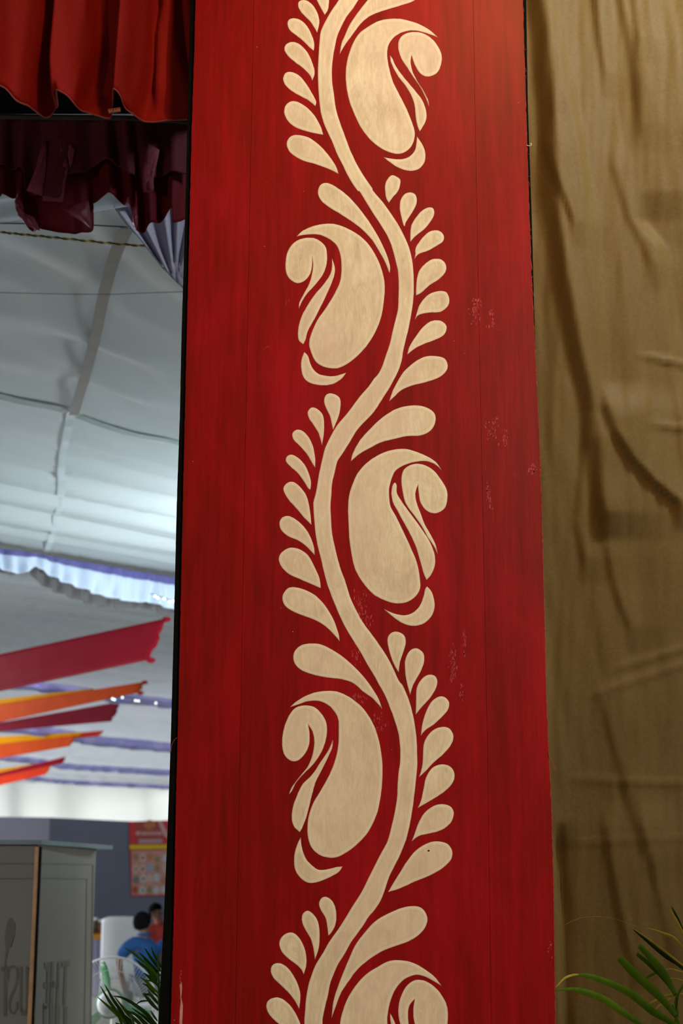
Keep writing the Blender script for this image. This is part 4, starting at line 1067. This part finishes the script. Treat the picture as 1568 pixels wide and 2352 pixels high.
LEAVES = """A 475,112c 500,70 507,0 495,-80 440,-90 395,-50 415,0 440,50
A 418,245c 435,170 425,110 395,50 350,10 310,0 280,15 277,50 300,95 340,135 380,180
A 392,382c 397,330 380,270 345,200 300,155 250,138 210,145 196,180 212,225 260,265 310,305 355,350
A 383,605c 400,545 385,480 350,400 290,335 235,315 190,330 172,370 200,420 250,465 310,510 360,560
A 405,797c 410,760 380,700 330,620 280,565 220,540 180,550 163,590 180,640 230,685 290,720 355,755
A 463,1012c 445,950 400,870 340,805 270,765 220,762 180,795 172,850 200,910 255,955 320,980 400,1000
A 580,1305c 555,1240 500,1160 430,1085 350,1030 270,1013 220,1025 190,1070 205,1130 255,1175 320,1208 400,1230 470,1255 530,1280
A 587,408c 600,330 625,270 660,190 720,100 790,10 880,-90 1000,-140 1120,-120 1190,-60 1145,5 1050,40 950,70 860,100 800,130 740,185 680,265 625,340
B 957,280c 985,240 1020,200 1040,150 1040,105 1005,80 975,75 945,105 928,150 930,210 940,255
B 1075,457c 1085,425 1120,370 1150,320 1166,270 1155,220 1115,203 1075,215 1045,260 1038,320 1050,390 1065,445
B 1117,575c 1150,535 1220,480 1270,420 1295,370 1290,325 1255,315 1205,340 1160,390 1125,450 1118,510
B 1148,703c 1180,665 1250,640 1320,600 1365,565 1365,520 1330,490 1270,493 1220,530 1180,580 1155,625 1155,665
B 1160,975c 1200,955 1260,900 1330,855 1380,800 1383,745 1345,705 1280,705 1220,745 1180,800 1165,860 1160,930
B 1150,1157c 1185,1120 1260,1105 1340,1100 1395,1060 1410,1010 1390,955 1340,942 1270,960 1220,1000 1180,1060 1162,1120
B 1095,1420c 1150,1375 1220,1340 1300,1310 1365,1275 1390,1225 1375,1185 1330,1163 1270,1170 1210,1215 1160,1280 1110,1360
B 960,808c 965,760 940,670 890,560 820,440 740,330 660,240 580,175 500,133 445,145 424,200 445,260 510,315 600,370 690,430 760,485 830,560 880,640 925,720
C 958,397c 990,370 1050,315 1130,280 1230,255 1320,225 1380,180 1397,125 1370,75 1300,58 1220,65 1140,110 1065,180 1010,270 985,320
C 537,612c 560,560 585,490 594,400 575,360 525,338 485,350 470,395 485,450 515,510 528,570
C 455,728c 468,640 470,550 455,490 410,450 375,445 348,475 355,520 390,575 430,640
C 403,897c 403,820 385,730 350,660 300,615 255,615 232,645 245,690 295,740 345,800 380,860
C 368,1060c 370,990 335,890 280,825 225,798 190,815 185,850 220,890 275,940 320,1000 350,1050
C 375,1325c 365,1220 340,1110 290,1040 240,1003 195,1010 167,1045 175,1090 215,1150 270,1210 320,1270
C 400,1552c 392,1480 350,1380 280,1300 210,1260 160,1268 135,1310 150,1365 200,1410 270,1440 330,1480
C 672,847c 685,790 740,690 820,600 900,525 990,465 1080,435 1180,430 1260,455 1303,500 1300,570 1260,625 1190,655 1090,660 1000,680 900,705 820,745 740,790
D 445,657c 435,580 400,500 350,410 280,362 210,355 155,385 130,435 150,495 205,550 280,585 360,620
D 588,1055c 575,985 540,890 480,790 410,715 330,670 250,650 195,660 158,720 175,785 235,830 320,865 400,895 470,935 530,990
D 905,1560c 880,1490 820,1390 740,1290 640,1195 550,1130 450,1080 360,1072 290,1090 245,1140 245,1210 290,1265 370,1300 480,1325 600,1340 690,1370 760,1430 830,1480
D 1030,1288c 1040,1210 1070,1120 1083,1060 1070,1010 1020,983 970,995 945,1040 955,1110 975,1180 1000,1240
D 1115,1457c 1140,1380 1190,1290 1220,1210 1215,1145 1165,1108 1115,1125 1080,1190 1078,1280 1090,1360
E 1158,298c 1200,245 1260,180 1305,110 1320,50 1300,8 1250,0 1200,35 1165,100 1160,200
E 1197,455c 1230,415 1290,375 1360,310 1400,260 1407,205 1370,165 1320,168 1270,210 1230,290 1205,380
E 1183,767c 1230,725 1290,660 1370,590 1425,520 1440,455 1405,400 1340,393 1270,430 1220,510 1213,600 1205,690
E 1173,1000c 1215,975 1300,925 1380,870 1440,800 1445,730 1410,685 1345,672 1280,700 1235,770 1215,860 1198,940
E 1127,1250c 1180,1210 1260,1190 1350,1165 1420,1110 1443,1040 1420,990 1360,970 1290,985 1220,1040 1175,1120 1150,1190
F 950,578c 1040,550 1150,500 1260,455 1350,405 1415,345 1433,280 1400,220 1330,198 1250,210 1160,265 1090,350 1040,430 990,510
F 502,905c 530,875 558,810 560,720 535,650 490,615 450,625 432,670 450,720 480,770 495,840
F 402,1085c 430,1000 437,900 425,800 385,740 345,718 310,745 305,800 330,860 370,930 390,1000
F 317,1195c 338,1120 330,1020 290,930 235,883 175,895 135,950 150,1020 200,1075 260,1120 300,1160
F 283,1455c 293,1350 265,1250 210,1160 150,1115 95,1118 70,1160 90,1220 150,1280 210,1340 255,1400
F 300,1650c 290,1560 240,1460 180,1395 120,1368 60,1385 37,1430 55,1490 110,1550 180,1600 250,1630
F 527,1525c 540,1400 580,1270 640,1120 700,985 760,900 850,800 950,740 1060,695 1150,683 1210,705 1245,770 1230,840 1180,900 1100,950 1000,985 900,1025 800,1090 720,1160 660,1240 600,1330 560,1430"""
PAIS = """A 1325,280c 1260,225 1180,180 1100,155 1040,142 960,142 880,158 810,195 735,250 690,320 655,410 635,510 635,620 655,740 690,840 740,945 800,1030 870,1095 940,1135 1010,1155 1070,1145 1120,1105 1145,1050 1150,990 1130,920 1090,820 1040,720 990,620 960,520 945,430 950,350 985,290 1040,250 1110,230 1170,232 1240,250
B 265,533c 310,490 390,455 480,438 560,442 650,475 740,530 810,600 865,690 905,790 925,900 918,1020 900,1130 860,1240 800,1340 730,1420 650,1485 570,1522 480,1515 415,1480 380,1420 358,1340 375,1260 420,1160 490,1060 550,960 590,870 600,780 595,690 570,610 520,560 450,525 390,517 320,522
C 1352,915c 1310,855 1250,815 1170,780 1080,755 970,765 870,805 790,860 720,940 680,1030 655,1120 650,1220 655,1340 662,1450 D 690,470 720,550 780,640 850,710 930,750 1000,770 1080,765 1150,725 1190,660 1187,570 1165,460 1110,330 1050,200 1000,100 C 975,1200 962,1150 958,1060 975,985 1010,915 1090,870 1170,850 1240,848 1300,870
E 215,242c 270,195 350,150 440,125 540,122 620,145 700,195 770,260 830,350 870,450 895,560 908,680 905,820 890,940 860,1060 800,1180 730,1260 650,1325 560,1370 470,1365 400,1325 360,1260 345,1170 355,1060 390,960 450,860 510,750 550,650 575,540 580,420 575,330 540,265 490,220 420,195 340,200 280,222
F 1352,1283c 1300,1215 1230,1160 1140,1110 1050,1090 960,1095 870,1140 780,1200 700,1290 640,1390 605,1490 590,1568 590,1700 640,1950 760,2100 900,2150 1000,2100 1040,1980 1020,1850 965,1680 945,1568 948,1490 970,1390 1010,1300 1070,1235 1150,1200 1220,1210 1290,1245"""
CURL = """A 1257,800c 1235,740 1190,650 1140,580 1095,510 1050,440 1028,370 1030,310 1060,265 1120,242 1190,245 1250,270 1305,320 1345,390 1353,450 1335,520 1300,560 1240,575 1190,550 1160,505 1140,460 1125,412c 1120,470 1135,540 1170,610 1215,680 1250,750
B 282,1075c 285,1030 320,960 355,895 376,830 387,750 380,685c 380,750 365,815 325,865 270,883 215,855 185,800 182,720 200,640 245,580 310,548 390,545 450,575 485,620 493,690 485,760 455,830 400,900 345,960 305,1020
C 1323,1543c 1290,1480 1250,1420 1205,1340 1150,1260 1085,1170 1060,1080 1050,980 1070,910 1130,872 1210,872 1290,915 1350,990 1390,1060 1395,1130 1375,1200 1310,1238 1240,1220 1195,1160 1180,1090 1175,1022c 1155,1090 1165,1160 1195,1240 1225,1320 1270,1400 1305,1470
E 207,898c 230,840 290,760 350,685 383,600 397,510 385,430 350,372c 360,430 360,510 335,580 280,640 220,645 170,595 155,500 170,400 205,310 260,245 340,230 410,250 470,320 492,390 485,480 450,580 390,670 320,740 260,810 230,870
F 1250,1860c 1150,1720 1060,1610 1028,1500 1035,1400 1070,1310 1120,1255 1180,1236 1250,1255 1320,1310 1375,1390 1398,1470 1395,1568 1370,1640 1300,1670 1220,1655 1165,1600 1142,1530 1140,1450 1150,1380c 1110,1430 1100,1500 1108,1580 1150,1680 1210,1780"""
SLIV = """A 965,415c 985,445 1010,500 1060,570 1110,630 1160,690 1205,750 1235,830 1235,900 1205,960 1188,985c 1172,950 1158,880 1150,800 1130,730 1085,650 1030,580 990,510 970,460
B 530,697c 550,760 548,820 520,900 480,990 440,1070 400,1150 350,1240 330,1310 312,1342c 280,1310 275,1240 295,1150 340,1060 400,970 460,900 510,830 528,770
C 1000,1008 1015,1030 1018,1090 1060,1160 1110,1230 1170,1310 1225,1390 1270,1465 D 1300,410 1300,490 1270,560 1238,595c 1215,540 1190,450 1160,350 1115,250 1060,150 1020,75 C 988,1160 975,1090 982,1035
E 537,487c 530,550 490,640 440,740 405,810 380,900 360,980 340,1060 310,1140 288,1180c 245,1140 228,1080 235,1000 265,910 310,820 380,750 440,660 500,570
F 965,1487c 990,1530 1020,1600 1090,1700 1150,1800 1190,1900c 1080,1780 1000,1660 970,1560"""
CRES = """A 1167,1025c 1205,1080 1228,1140 1225,1210 1185,1265 1115,1283 1030,1260 960,1215 918,1180c 980,1192 1050,1195 1110,1175 1150,1130 1162,1080
C 322,28c 350,60 370,120 400,170 450,200 540,210 600,195 637,182c 600,230 530,270 450,278 370,262 320,225 300,160 300,90
D 1243,643c 1280,690 1300,780 1280,860 1220,920 1140,940 1060,920 985,870 918,812c 990,845 1070,860 1140,838 1190,785 1215,720 1228,665
E 295,1220c 305,1300 335,1380 380,1430 430,1462 500,1458 560,1443 608,1438c 580,1480 500,1525 420,1555 350,1560 290,1520 250,1450 248,1350 270,1270"""
sd = 2
for nm, blk in (('painted_leaf', LEAVES), ('painted_paisley', PAIS), ('painted_curl', CURL), ('painted_sliver', SLIV), ('painted_crescent', CRES)):
    for ln in blk.split('\n'):
        paint(nm, outline(parse(ln)), sd); sd += 1
# dark fleck on one leaf, stray spots
bm = bmesh.new()
bmesh.ops.create_icosphere(bm, subdivisions=2, radius=0.0028, matrix=Matrix.Translation(P(984, 1954, YP - 0.001)) @ Matrix.Diagonal((1.2, 0.4, 0.8, 1)))
bm_obj('dark_fleck', bm, M_BLACK, panel)
bm = bmesh.new()
for x, y, r in ((590, 108, 0.0012), (1190, 236, 0.0012), (1043, 783, 0.001), (672, 1451, 0.0014), (607, 566, 0.0012), (900, 1722, 0.0009), (443, 1060, 0.0012), (400, 2343, 0.0013), (645, 1396, 0.001), (1067, 812, 0.0009), (697, 440, 0.0009), (612, 420, 0.001)):
    bmesh.ops.create_icosphere(bm, subdivisions=1, radius=r, matrix=Matrix.Translation(P(x, y, YP - 0.0002)) @ Matrix.Diagonal((1, 0.4, 1, 1)))
o = bm_obj('paint_speck', bm, M_CREAM, panel); o['kind'] = 'stuff'
# scraped patches
M_SCR = simple('scraped_pale_red', (0.40, 0.030, 0.032), 0.7, 0.35, 40, bstr=0.2)
rs = random.Random(3)
def scrape(cx, cy, w_, h_, n, lean=0.0):
    bm = bmesh.new()
    for _ in range(n):
        x = cx + rs.gauss(0, w_ / 2.2); y = cy + rs.uniform(-h_ / 2, h_ / 2); x += lean * (y - cy)
        r1 = rs.uniform(0.5, 1.7); r2 = r1 * rs.uniform(1.0, 4.0)
        pts = [(x + r1 * rs.uniform(0.6, 1.2) * math.cos(a_), y + r2 * rs.uniform(0.6, 1.2) * math.sin(a_)) for a_ in [2 * math.pi * k / 7 for k in range(7)]]
        bm.faces.new([bm.verts.new(P(px_, py_, YP - 0.00025)) for px_, py_ in pts])
    o = bm_obj('scraped_patch', bm, M_SCR, panel); o['kind'] = 'stuff'
for a_ in ((1093, 715, 16, 60, 45), (1130, 735, 10, 45, 22), (1128, 985, 16, 50, 45), (1158, 1005, 9, 45, 22), (1122, 1140, 6, 60, 40, 0.12), (1040, 1520, 8, 90, 60), (1066, 1480, 5, 60, 30), (830, 1385, 22, 60, 45), (842, 1430, 16, 30, 20), (818, 1500, 12, 60, 24), (872, 1650, 14, 60, 30), (822, 1605, 26, 20, 24), (1060, 1590, 4, 40, 16), (415, 2290, 3, 120, 60), (1262, 2190, 5, 60, 12), (1222, 1078, 14, 24, 20)):
    scrape(*a_)
o = flatpoly('bare_wood_chip', [(413, 2262), (417, 2255), (418, 2270), (416, 2290), (420, 2310), (418, 2352), (412, 2352), (413, 2320), (415, 2300)], 0.0002, 0.0005,
         simple('bare_wood', (0.50, 0.25, 0.17), 0.8, 0.3, 30), panel, lambda x, y, off=0: P(x, y, YP - off))
# loose threads on the frayed edges
def thread(pts, r=0.0006, m=M_THREAD, dy=0.0):
    bm = bmesh.new(); tube(bm, [P(a_, b_, YP - 0.002 - dy) for a_, b_ in catmull(pts, 5)], r, 5); bm_obj('loose_thread', bm, m, panel)
thread([(1259, 1725), (1263, 1740), (1267, 1745), (1271, 1758), (1277, 1764), (1276, 1770), (1272, 1767), (1270, 1758)], 0.0007)
thread([(1261, 1722), (1259, 1732), (1262, 1742)], 0.0007)
thread([(407, 1694), (400, 1700), (394, 1712), (392, 1727)], 0.0006)
for k in range(26):
    y = rs.uniform(20, 1500); x = lerp_table(RE, y); l = rs.uniform(2, 6)
    thread([(x - 1, y), (x + l * 0.5, y + rs.uniform(-4, 3)), (x + l, y + rs.uniform(-6, 8))], 0.00035)
thread([(1209, 333), (1213, 335), (1219, 334), (1220, 329), (1216, 331)], 0.0011, M_CREAMT)

# ------------------------------------------------------------------ olive curtain
YC = 5.15
cf = [([(1190, -400), (1205, 0), (1226, 200), (1236, 350), (1240, 480), (1262, 640), (1292, 800), (1322, 920), (1338, 1040), (1350, 1180)], 42, 0.048, 90),
      ([(1222, -400), (1250, 30), (1283, 200), (1310, 300), (1328, 430), (1340, 520), (1362, 700), (1375, 900)], 40, -0.020, 200),
      ([(1340, -400), (1356, 0), (1366, 100), (1376, 165)], 14, 0.016, 60),
      ([(1380, -400), (1408, 0), (1432, 100), (1446, 200), (1456, 290)], 22, 0.014, 70),
      ([(1420, -400), (1440, 0), (1452, 90)], 14, 0.012, 60),
      ([(1395, 380), (1430, 500), (1462, 560), (1480, 605)], 20, 0.012, 60),
      ([(1236, 340), (1260, 420), (1300, 520)], 18, 0.018, 40),
      ([(1326, 1010), (1316, 1100), (1306, 1200), (1322, 1280)], 24, 0.020, 60),
      ([(1372, 940), (1390, 1000), (1430, 1060), (1480, 1110), (1540, 1160)], 24, 0.028, 120),
      ([(1360, 1150), (1376, 1260), (1400, 1360), (1430, 1440)], 20, 0.014, 60),
      ([(1360, 1600), (1400, 1740), (1430, 1850), (1460, 1960)], 24, 0.012, 80),
      ([(1375, 1900), (1392, 2000), (1410, 2100), (1440, 2220)], 18, 0.016, 60),
      ([(1460, 1900), (1485, 2000), (1505, 2090), (1520, 2160)], 18, 0.016, 60),
      ([(1450, 500), (1500, 560), (1540, 800), (1560, 1000)], 40, -0.03, 200),
      ([(1270, 1950), (1282, 2100), (1290, 2400), (1290, 2700)], 14, -0.05, 20)]
def d_curt(px, py):
    d = ridge(px, py, cf)
    d += 0.020 * noise.noise(Vector((px * 0.012, py * 0.0022, 1))) + 0.006 * noise.noise(Vector((px * 0.05, py * 0.008, 2)))
    # pinched crosswise creases
    for (x0, y0, x1, y1, a_) in ((1380, 1545, 1568, 1490, 0.006), (1330, 1605, 1560, 1530, 0.005), (1290, 1788, 1568, 1800, 0.006), (1450, 815, 1568, 830, 0.012), (1470, 975, 1568, 985, 0.010), (1290, 1935, 1568, 1925, 0.004)):
        if x0 <= px:
            yy = y0 + (y1 - y0) * (px - x0) / (x1 - x0); t = (py - yy) / 7
            d += a_ * math.exp(-t * t) * min(1, (px - x0) / 60)
    return d
yb = ybot - 10
nxs = 150; nys = 400
verts, faces = [], []
x_l = P(1120, 1176, YC).x; x_r = P(2150, 1176, YC).x
ztop = P(784, -420, YC).z
zc = P(784, 1176, YC).z
for j in range(nys + 1):
    z = 0.02 + (ztop - 0.02) * j / nys
    # picture row of this height, to look the folds up in
    el = math.atan2(z - CAMZ, YC); py = 1176 + F * math.tan(TH - el)
    dep = YC * math.cos(TH) + (z - CAMZ) * math.sin(TH)
    for i in range(nxs + 1):
        x = x_l + (x_r - x_l) * i / nxs
        px = 784 + F * x / dep
        verts.append((x, YC - d_curt(px, py), z))
for j in range(nys):
    for i in range(nxs):
        k = j * (nxs + 1) + i; faces.append((k, k + 1, k + nxs + 2, k + nxs + 1))
cu = mesh_obj('olive_curtain', verts, faces, M_CURT, smooth=True)
tag(cu, 'olive-beige satin curtain hanging in long folds right of the red panel', 'curtain')
cu.modifiers.new('t', 'SOLIDIFY').thickness = 0.003

# ------------------------------------------------------------------ palms
def blade(root, pts, wpx, Y, m, dY=0.0, tipw=0.15, fold=0.25, basew=0.5):
    c_ = catmull(pts, 6); n = len(c_)
    L3 = [P(x, y, Y + dY * (i / (n - 1))) for i, (x, y) in enumerate(c_)]
    verts, faces = [], []
    for i, p in enumerate(L3):
        t = i / (n - 1)
        wd = wpx * (basew + (1 - basew) * min(1, t * 3.0)) * (1 if t < 0.45 else (1 - (1 - tipw) * ((t - 0.45) / 0.55) ** 1.6)) * Y / F
        tg = (L3[min(i + 1, n - 1)] - L3[max(i - 1, 0)]).normalized()
        s = tg.cross(Vector((0, 1, 0))).normalized() * wd / 2
        verts += [p - s, p + Vector((0, fold * wd, 0)), p + s]
    for i in range(n - 1):
        k = i * 3; faces += [(k, k + 1, k + 4, k + 3), (k + 1, k + 2, k + 5, k + 4)]
    o = mesh_obj('leaflet', verts, faces, m, root, smooth=True)
    o.modifiers.new('t', 'SOLIDIFY').thickness = 0.0006
    return o
def pot(root, x, y, r=0.15, h=0.28):
    bm = bmesh.new(); lathe(bm, [(r * 0.7, 0), (r * 0.95, h * 0.85), (r * 1.08, h * 0.86), (r * 1.08, h), (r * 0.9, h), (r * 0.88, h * 0.9)], (x, y, 0), 28); bm_obj('pot', bm, M_POT, root, smooth=True)
# right palm
def cr(pts): return [(1270 + x * 0.19005, 2060 + y * 0.19005) for x, y in pts]
bp = P(1590, 2560, 4.86)
palm = empty('potted_palm', 'palm with broad green and yellow-tipped leaves at the lower right, before the olive curtain', 'plant', loc=(bp.x, bp.y, 0))
RB = [([(1490, 1450), (1300, 1220), (1000, 940), (880, 820), (800, 735)], 19, M_LEAF, 0.75, 4.78),
      ([(1480, 1190), (1350, 950), (1200, 760), (1040, 590)], 17, M_LEAF, 0.6, 4.80),
      ([(1440, 1120), (1290, 930), (1150, 800), (1010, 690)], 12, M_LEAF, 0.6, 4.81),
      ([(1660, 940), (1500, 800), (1350, 700), (1150, 540), (970, 395)], 12, M_LEAFD, 0.2, 4.84),
      ([(1660, 900), (1500, 775), (1350, 660), (1150, 510), (975, 390)], 5, M_LEAFY, 0.2, 4.83),  # narrow strip coloured as the lit top edge of the dark leaf
      ([(1700, 700), (1568, 450), (1480, 270), (1400, 145)], 7, M_LEAFY, 0.1, 4.80),
      ([(1700, 680), (1568, 430), (1500, 260), (1430, 115)], 8, M_LEAFD, 0.1, 4.84),
      ([(1700, 740), (1568, 610), (1450, 490), (1300, 430), (1200, 395), (1120, 375)], 6, M_LEAFY, 0.1, 4.82),
      ([(1620, 1640), (1400, 1500), (1200, 1380), (950, 1180), (700, 1050), (450, 960), (290, 940)], 17, M_LEAF, 0.3, 4.76),
      ([(310, 941), (250, 942), (150, 975), (80, 1040), (28, 1100)], 5, M_LEAFY, 0.1, 4.76),
      ([(1300, 1760), (1050, 1536), (850, 1400), (600, 1230), (350, 1140), (200, 1115), (25, 1135)], 15, M_LEAF, 0.1, 4.74),
      ([(1700, 960), (1568, 915), (1420, 875), (1310, 890)], 4, M_LEAFY, 0.3, 4.9),
      ([(1700, 1060), (1568, 1015), (1480, 990), (1370, 985)], 3, M_LEAFY, 0.3, 4.9),
      ([(1700, 1190), (1568, 1180), (1420, 1190), (1320, 1215), (1220, 1260), (1110, 1320)], 7, M_LEAFY, 0.3, 4.9),
      ([(1420, 1230), (1290, 1310), (1210, 1400)], 5, M_LEAFY, 0.3, 4.9),
      ([(1300, 880), (1190, 940), (1110, 985)], 6, M_LEAF, 0.4, 4.92),
      ([(1260, 1010), (1225, 1030), (1200, 1060)], 2, M_LEAFY, 0.4, 4.9),
      ([(1470, 1700), (1500, 1420), (1480, 1260), (1540, 1120), (1620, 1000)], 6, M_LEAF, 0.5, 4.84),
      ([(1560, 1640), (1500, 1500), (1470, 1380), (1440, 1300)], 8, M_LEAF, 0.3, 4.80)]
for pts, w_, m, tw_, Yb in RB: blade(palm, cr(pts), w_, Yb, m, tipw=tw_)
bm = bmesh.new(); tube(bm, [P(x, y, 4.84) for x, y in catmull(cr([(150, 330), (350, 250), (550, 240), (750, 270), (985, 350), (1080, 385)]), 5)], 0.0003, 5)
bm_obj('dry_fibre', bm, M_LEAFY, palm)
bm = bmesh.new()
tube(bm, [(bp.x, bp.y, 0.2), (bp.x - 0.01, bp.y, 0.6), P(1552, 2352, 4.84), P(1556, 2290, 4.84)], [0.012, 0.009, 0.006, 0.003], 8)
tube(bm, [(bp.x, bp.y, 0.2), P(1640, 2352, 4.86), P(1620, 2180, 4.86)], [0.012, 0.007, 0.003], 8)
bm_obj('stem', bm, M_LEAF, palm, smooth=True); pot(palm, bp.x, bp.y)
# left palm
def cl_(pts): return [(210 + x * 0.12414, 2060 + y * 0.12414) for x, y in pts]
bq = P(395, 2700, 5.5)
palm2 = empty('potted_palm', 'palm with narrow dark leaflets at lower left, between booth and black post', 'plant', loc=(bq.x, bq.y, 0))
LB = [([(1260, 1540), (1100, 1320), (820, 1080), (600, 930)], 6), ([(1270, 1460), (1120, 1290), (1000, 1150), (880, 1030)], 8), ([(1280, 1380), (1180, 1230), (1080, 1100), (975, 930)], 7),
      ([(1290, 1300), (1220, 1180), (1150, 1050), (1100, 915)], 6), ([(1270, 1600), (1130, 1430), (980, 1290), (800, 1150)], 8), ([(1260, 1700), (1130, 1480), (1030, 1340), (870, 1240)], 8),
      ([(1250, 1790), (1120, 1680), (1010, 1560), (900, 1490)], 7), ([(1250, 1870), (1120, 1740), (1040, 1650), (940, 1600)], 6), ([(1240, 2100), (1130, 1990), (1030, 1870), (950, 1785)], 8),
      ([(1230, 1960), (1120, 1830), (1000, 1800), (955, 1790)], 5),
      ([(640, 2560), (540, 2300), (480, 2150), (330, 1930), (240, 1780), (160, 1645)], 7), ([(800, 2560), (640, 2280), (540, 2100), (400, 1900), (310, 1740), (240, 1615)], 7),
      ([(760, 2560), (600, 2300), (450, 2150), (280, 2000), (110, 1850)], 8), ([(1330, 2560), (1180, 2350), (1000, 2150), (750, 1960), (550, 1860), (390, 1835)], 8),
      ([(1300, 2520), (1100, 2330), (950, 2200), (740, 2050)], 7), ([(1150, 2520), (1000, 2360), (850, 2200), (620, 2090)], 8), ([(1220, 2300), (1150, 2200), (1090, 2095)], 5),
      ([(1060, 1925), (960, 1925), (880, 1950), (800, 2015)], 4), ([(1050, 2560), (880, 2340), (700, 2180), (560, 2020), (430, 1850)], 8), ([(900, 2560), (760, 2350), (650, 2240), (520, 2160), (350, 2080)], 7),
      ([(700, 2600), (590, 2400), (480, 2350), (440, 2325)], 5), ([(1000, 2600), (820, 2400), (700, 2330), (560, 2180), (470, 2060)], 7), ([(1250, 2640), (1080, 2430), (960, 2300), (790, 2160), (680, 2120)], 8),
      ([(1240, 1640), (1150, 1560), (1060, 1480), (960, 1400)], 8), ([(1260, 2010), (1170, 1900), (1090, 1800), (1040, 1700)], 7), ([(1270, 1720), (1200, 1600), (1130, 1560), (1000, 1540)], 6)]
for k, (pts, w_) in enumerate(LB):
    blade(palm2, cl_(pts), w_, 5.45 + 0.02 * (k % 5), M_LEAFL if k % 6 else M_LEAF, tipw=0.1)
bm = bmesh.new()
tube(bm, [(bq.x, bq.y, 0.2), P(375, 2420, 5.5), P(366, 2300, 5.48), P(362, 2190, 5.46)], [0.012, 0.008, 0.005, 0.002], 8)
tube(bm, [(bq.x, bq.y, 0.2), P(330, 2420, 5.5), P(300, 2330, 5.48)], [0.012, 0.006, 0.003], 8)
bm_obj('stem', bm, M_LEAFL, palm2, smooth=True); pot(palm2, bq.x, bq.y)

# keep world positions of everything parented to a placed empty
for o in list(C.objects):
    if o.parent and o.parent.type == 'EMPTY': o.matrix_parent_inverse = Matrix.Translation(-Vector(o.parent.location))
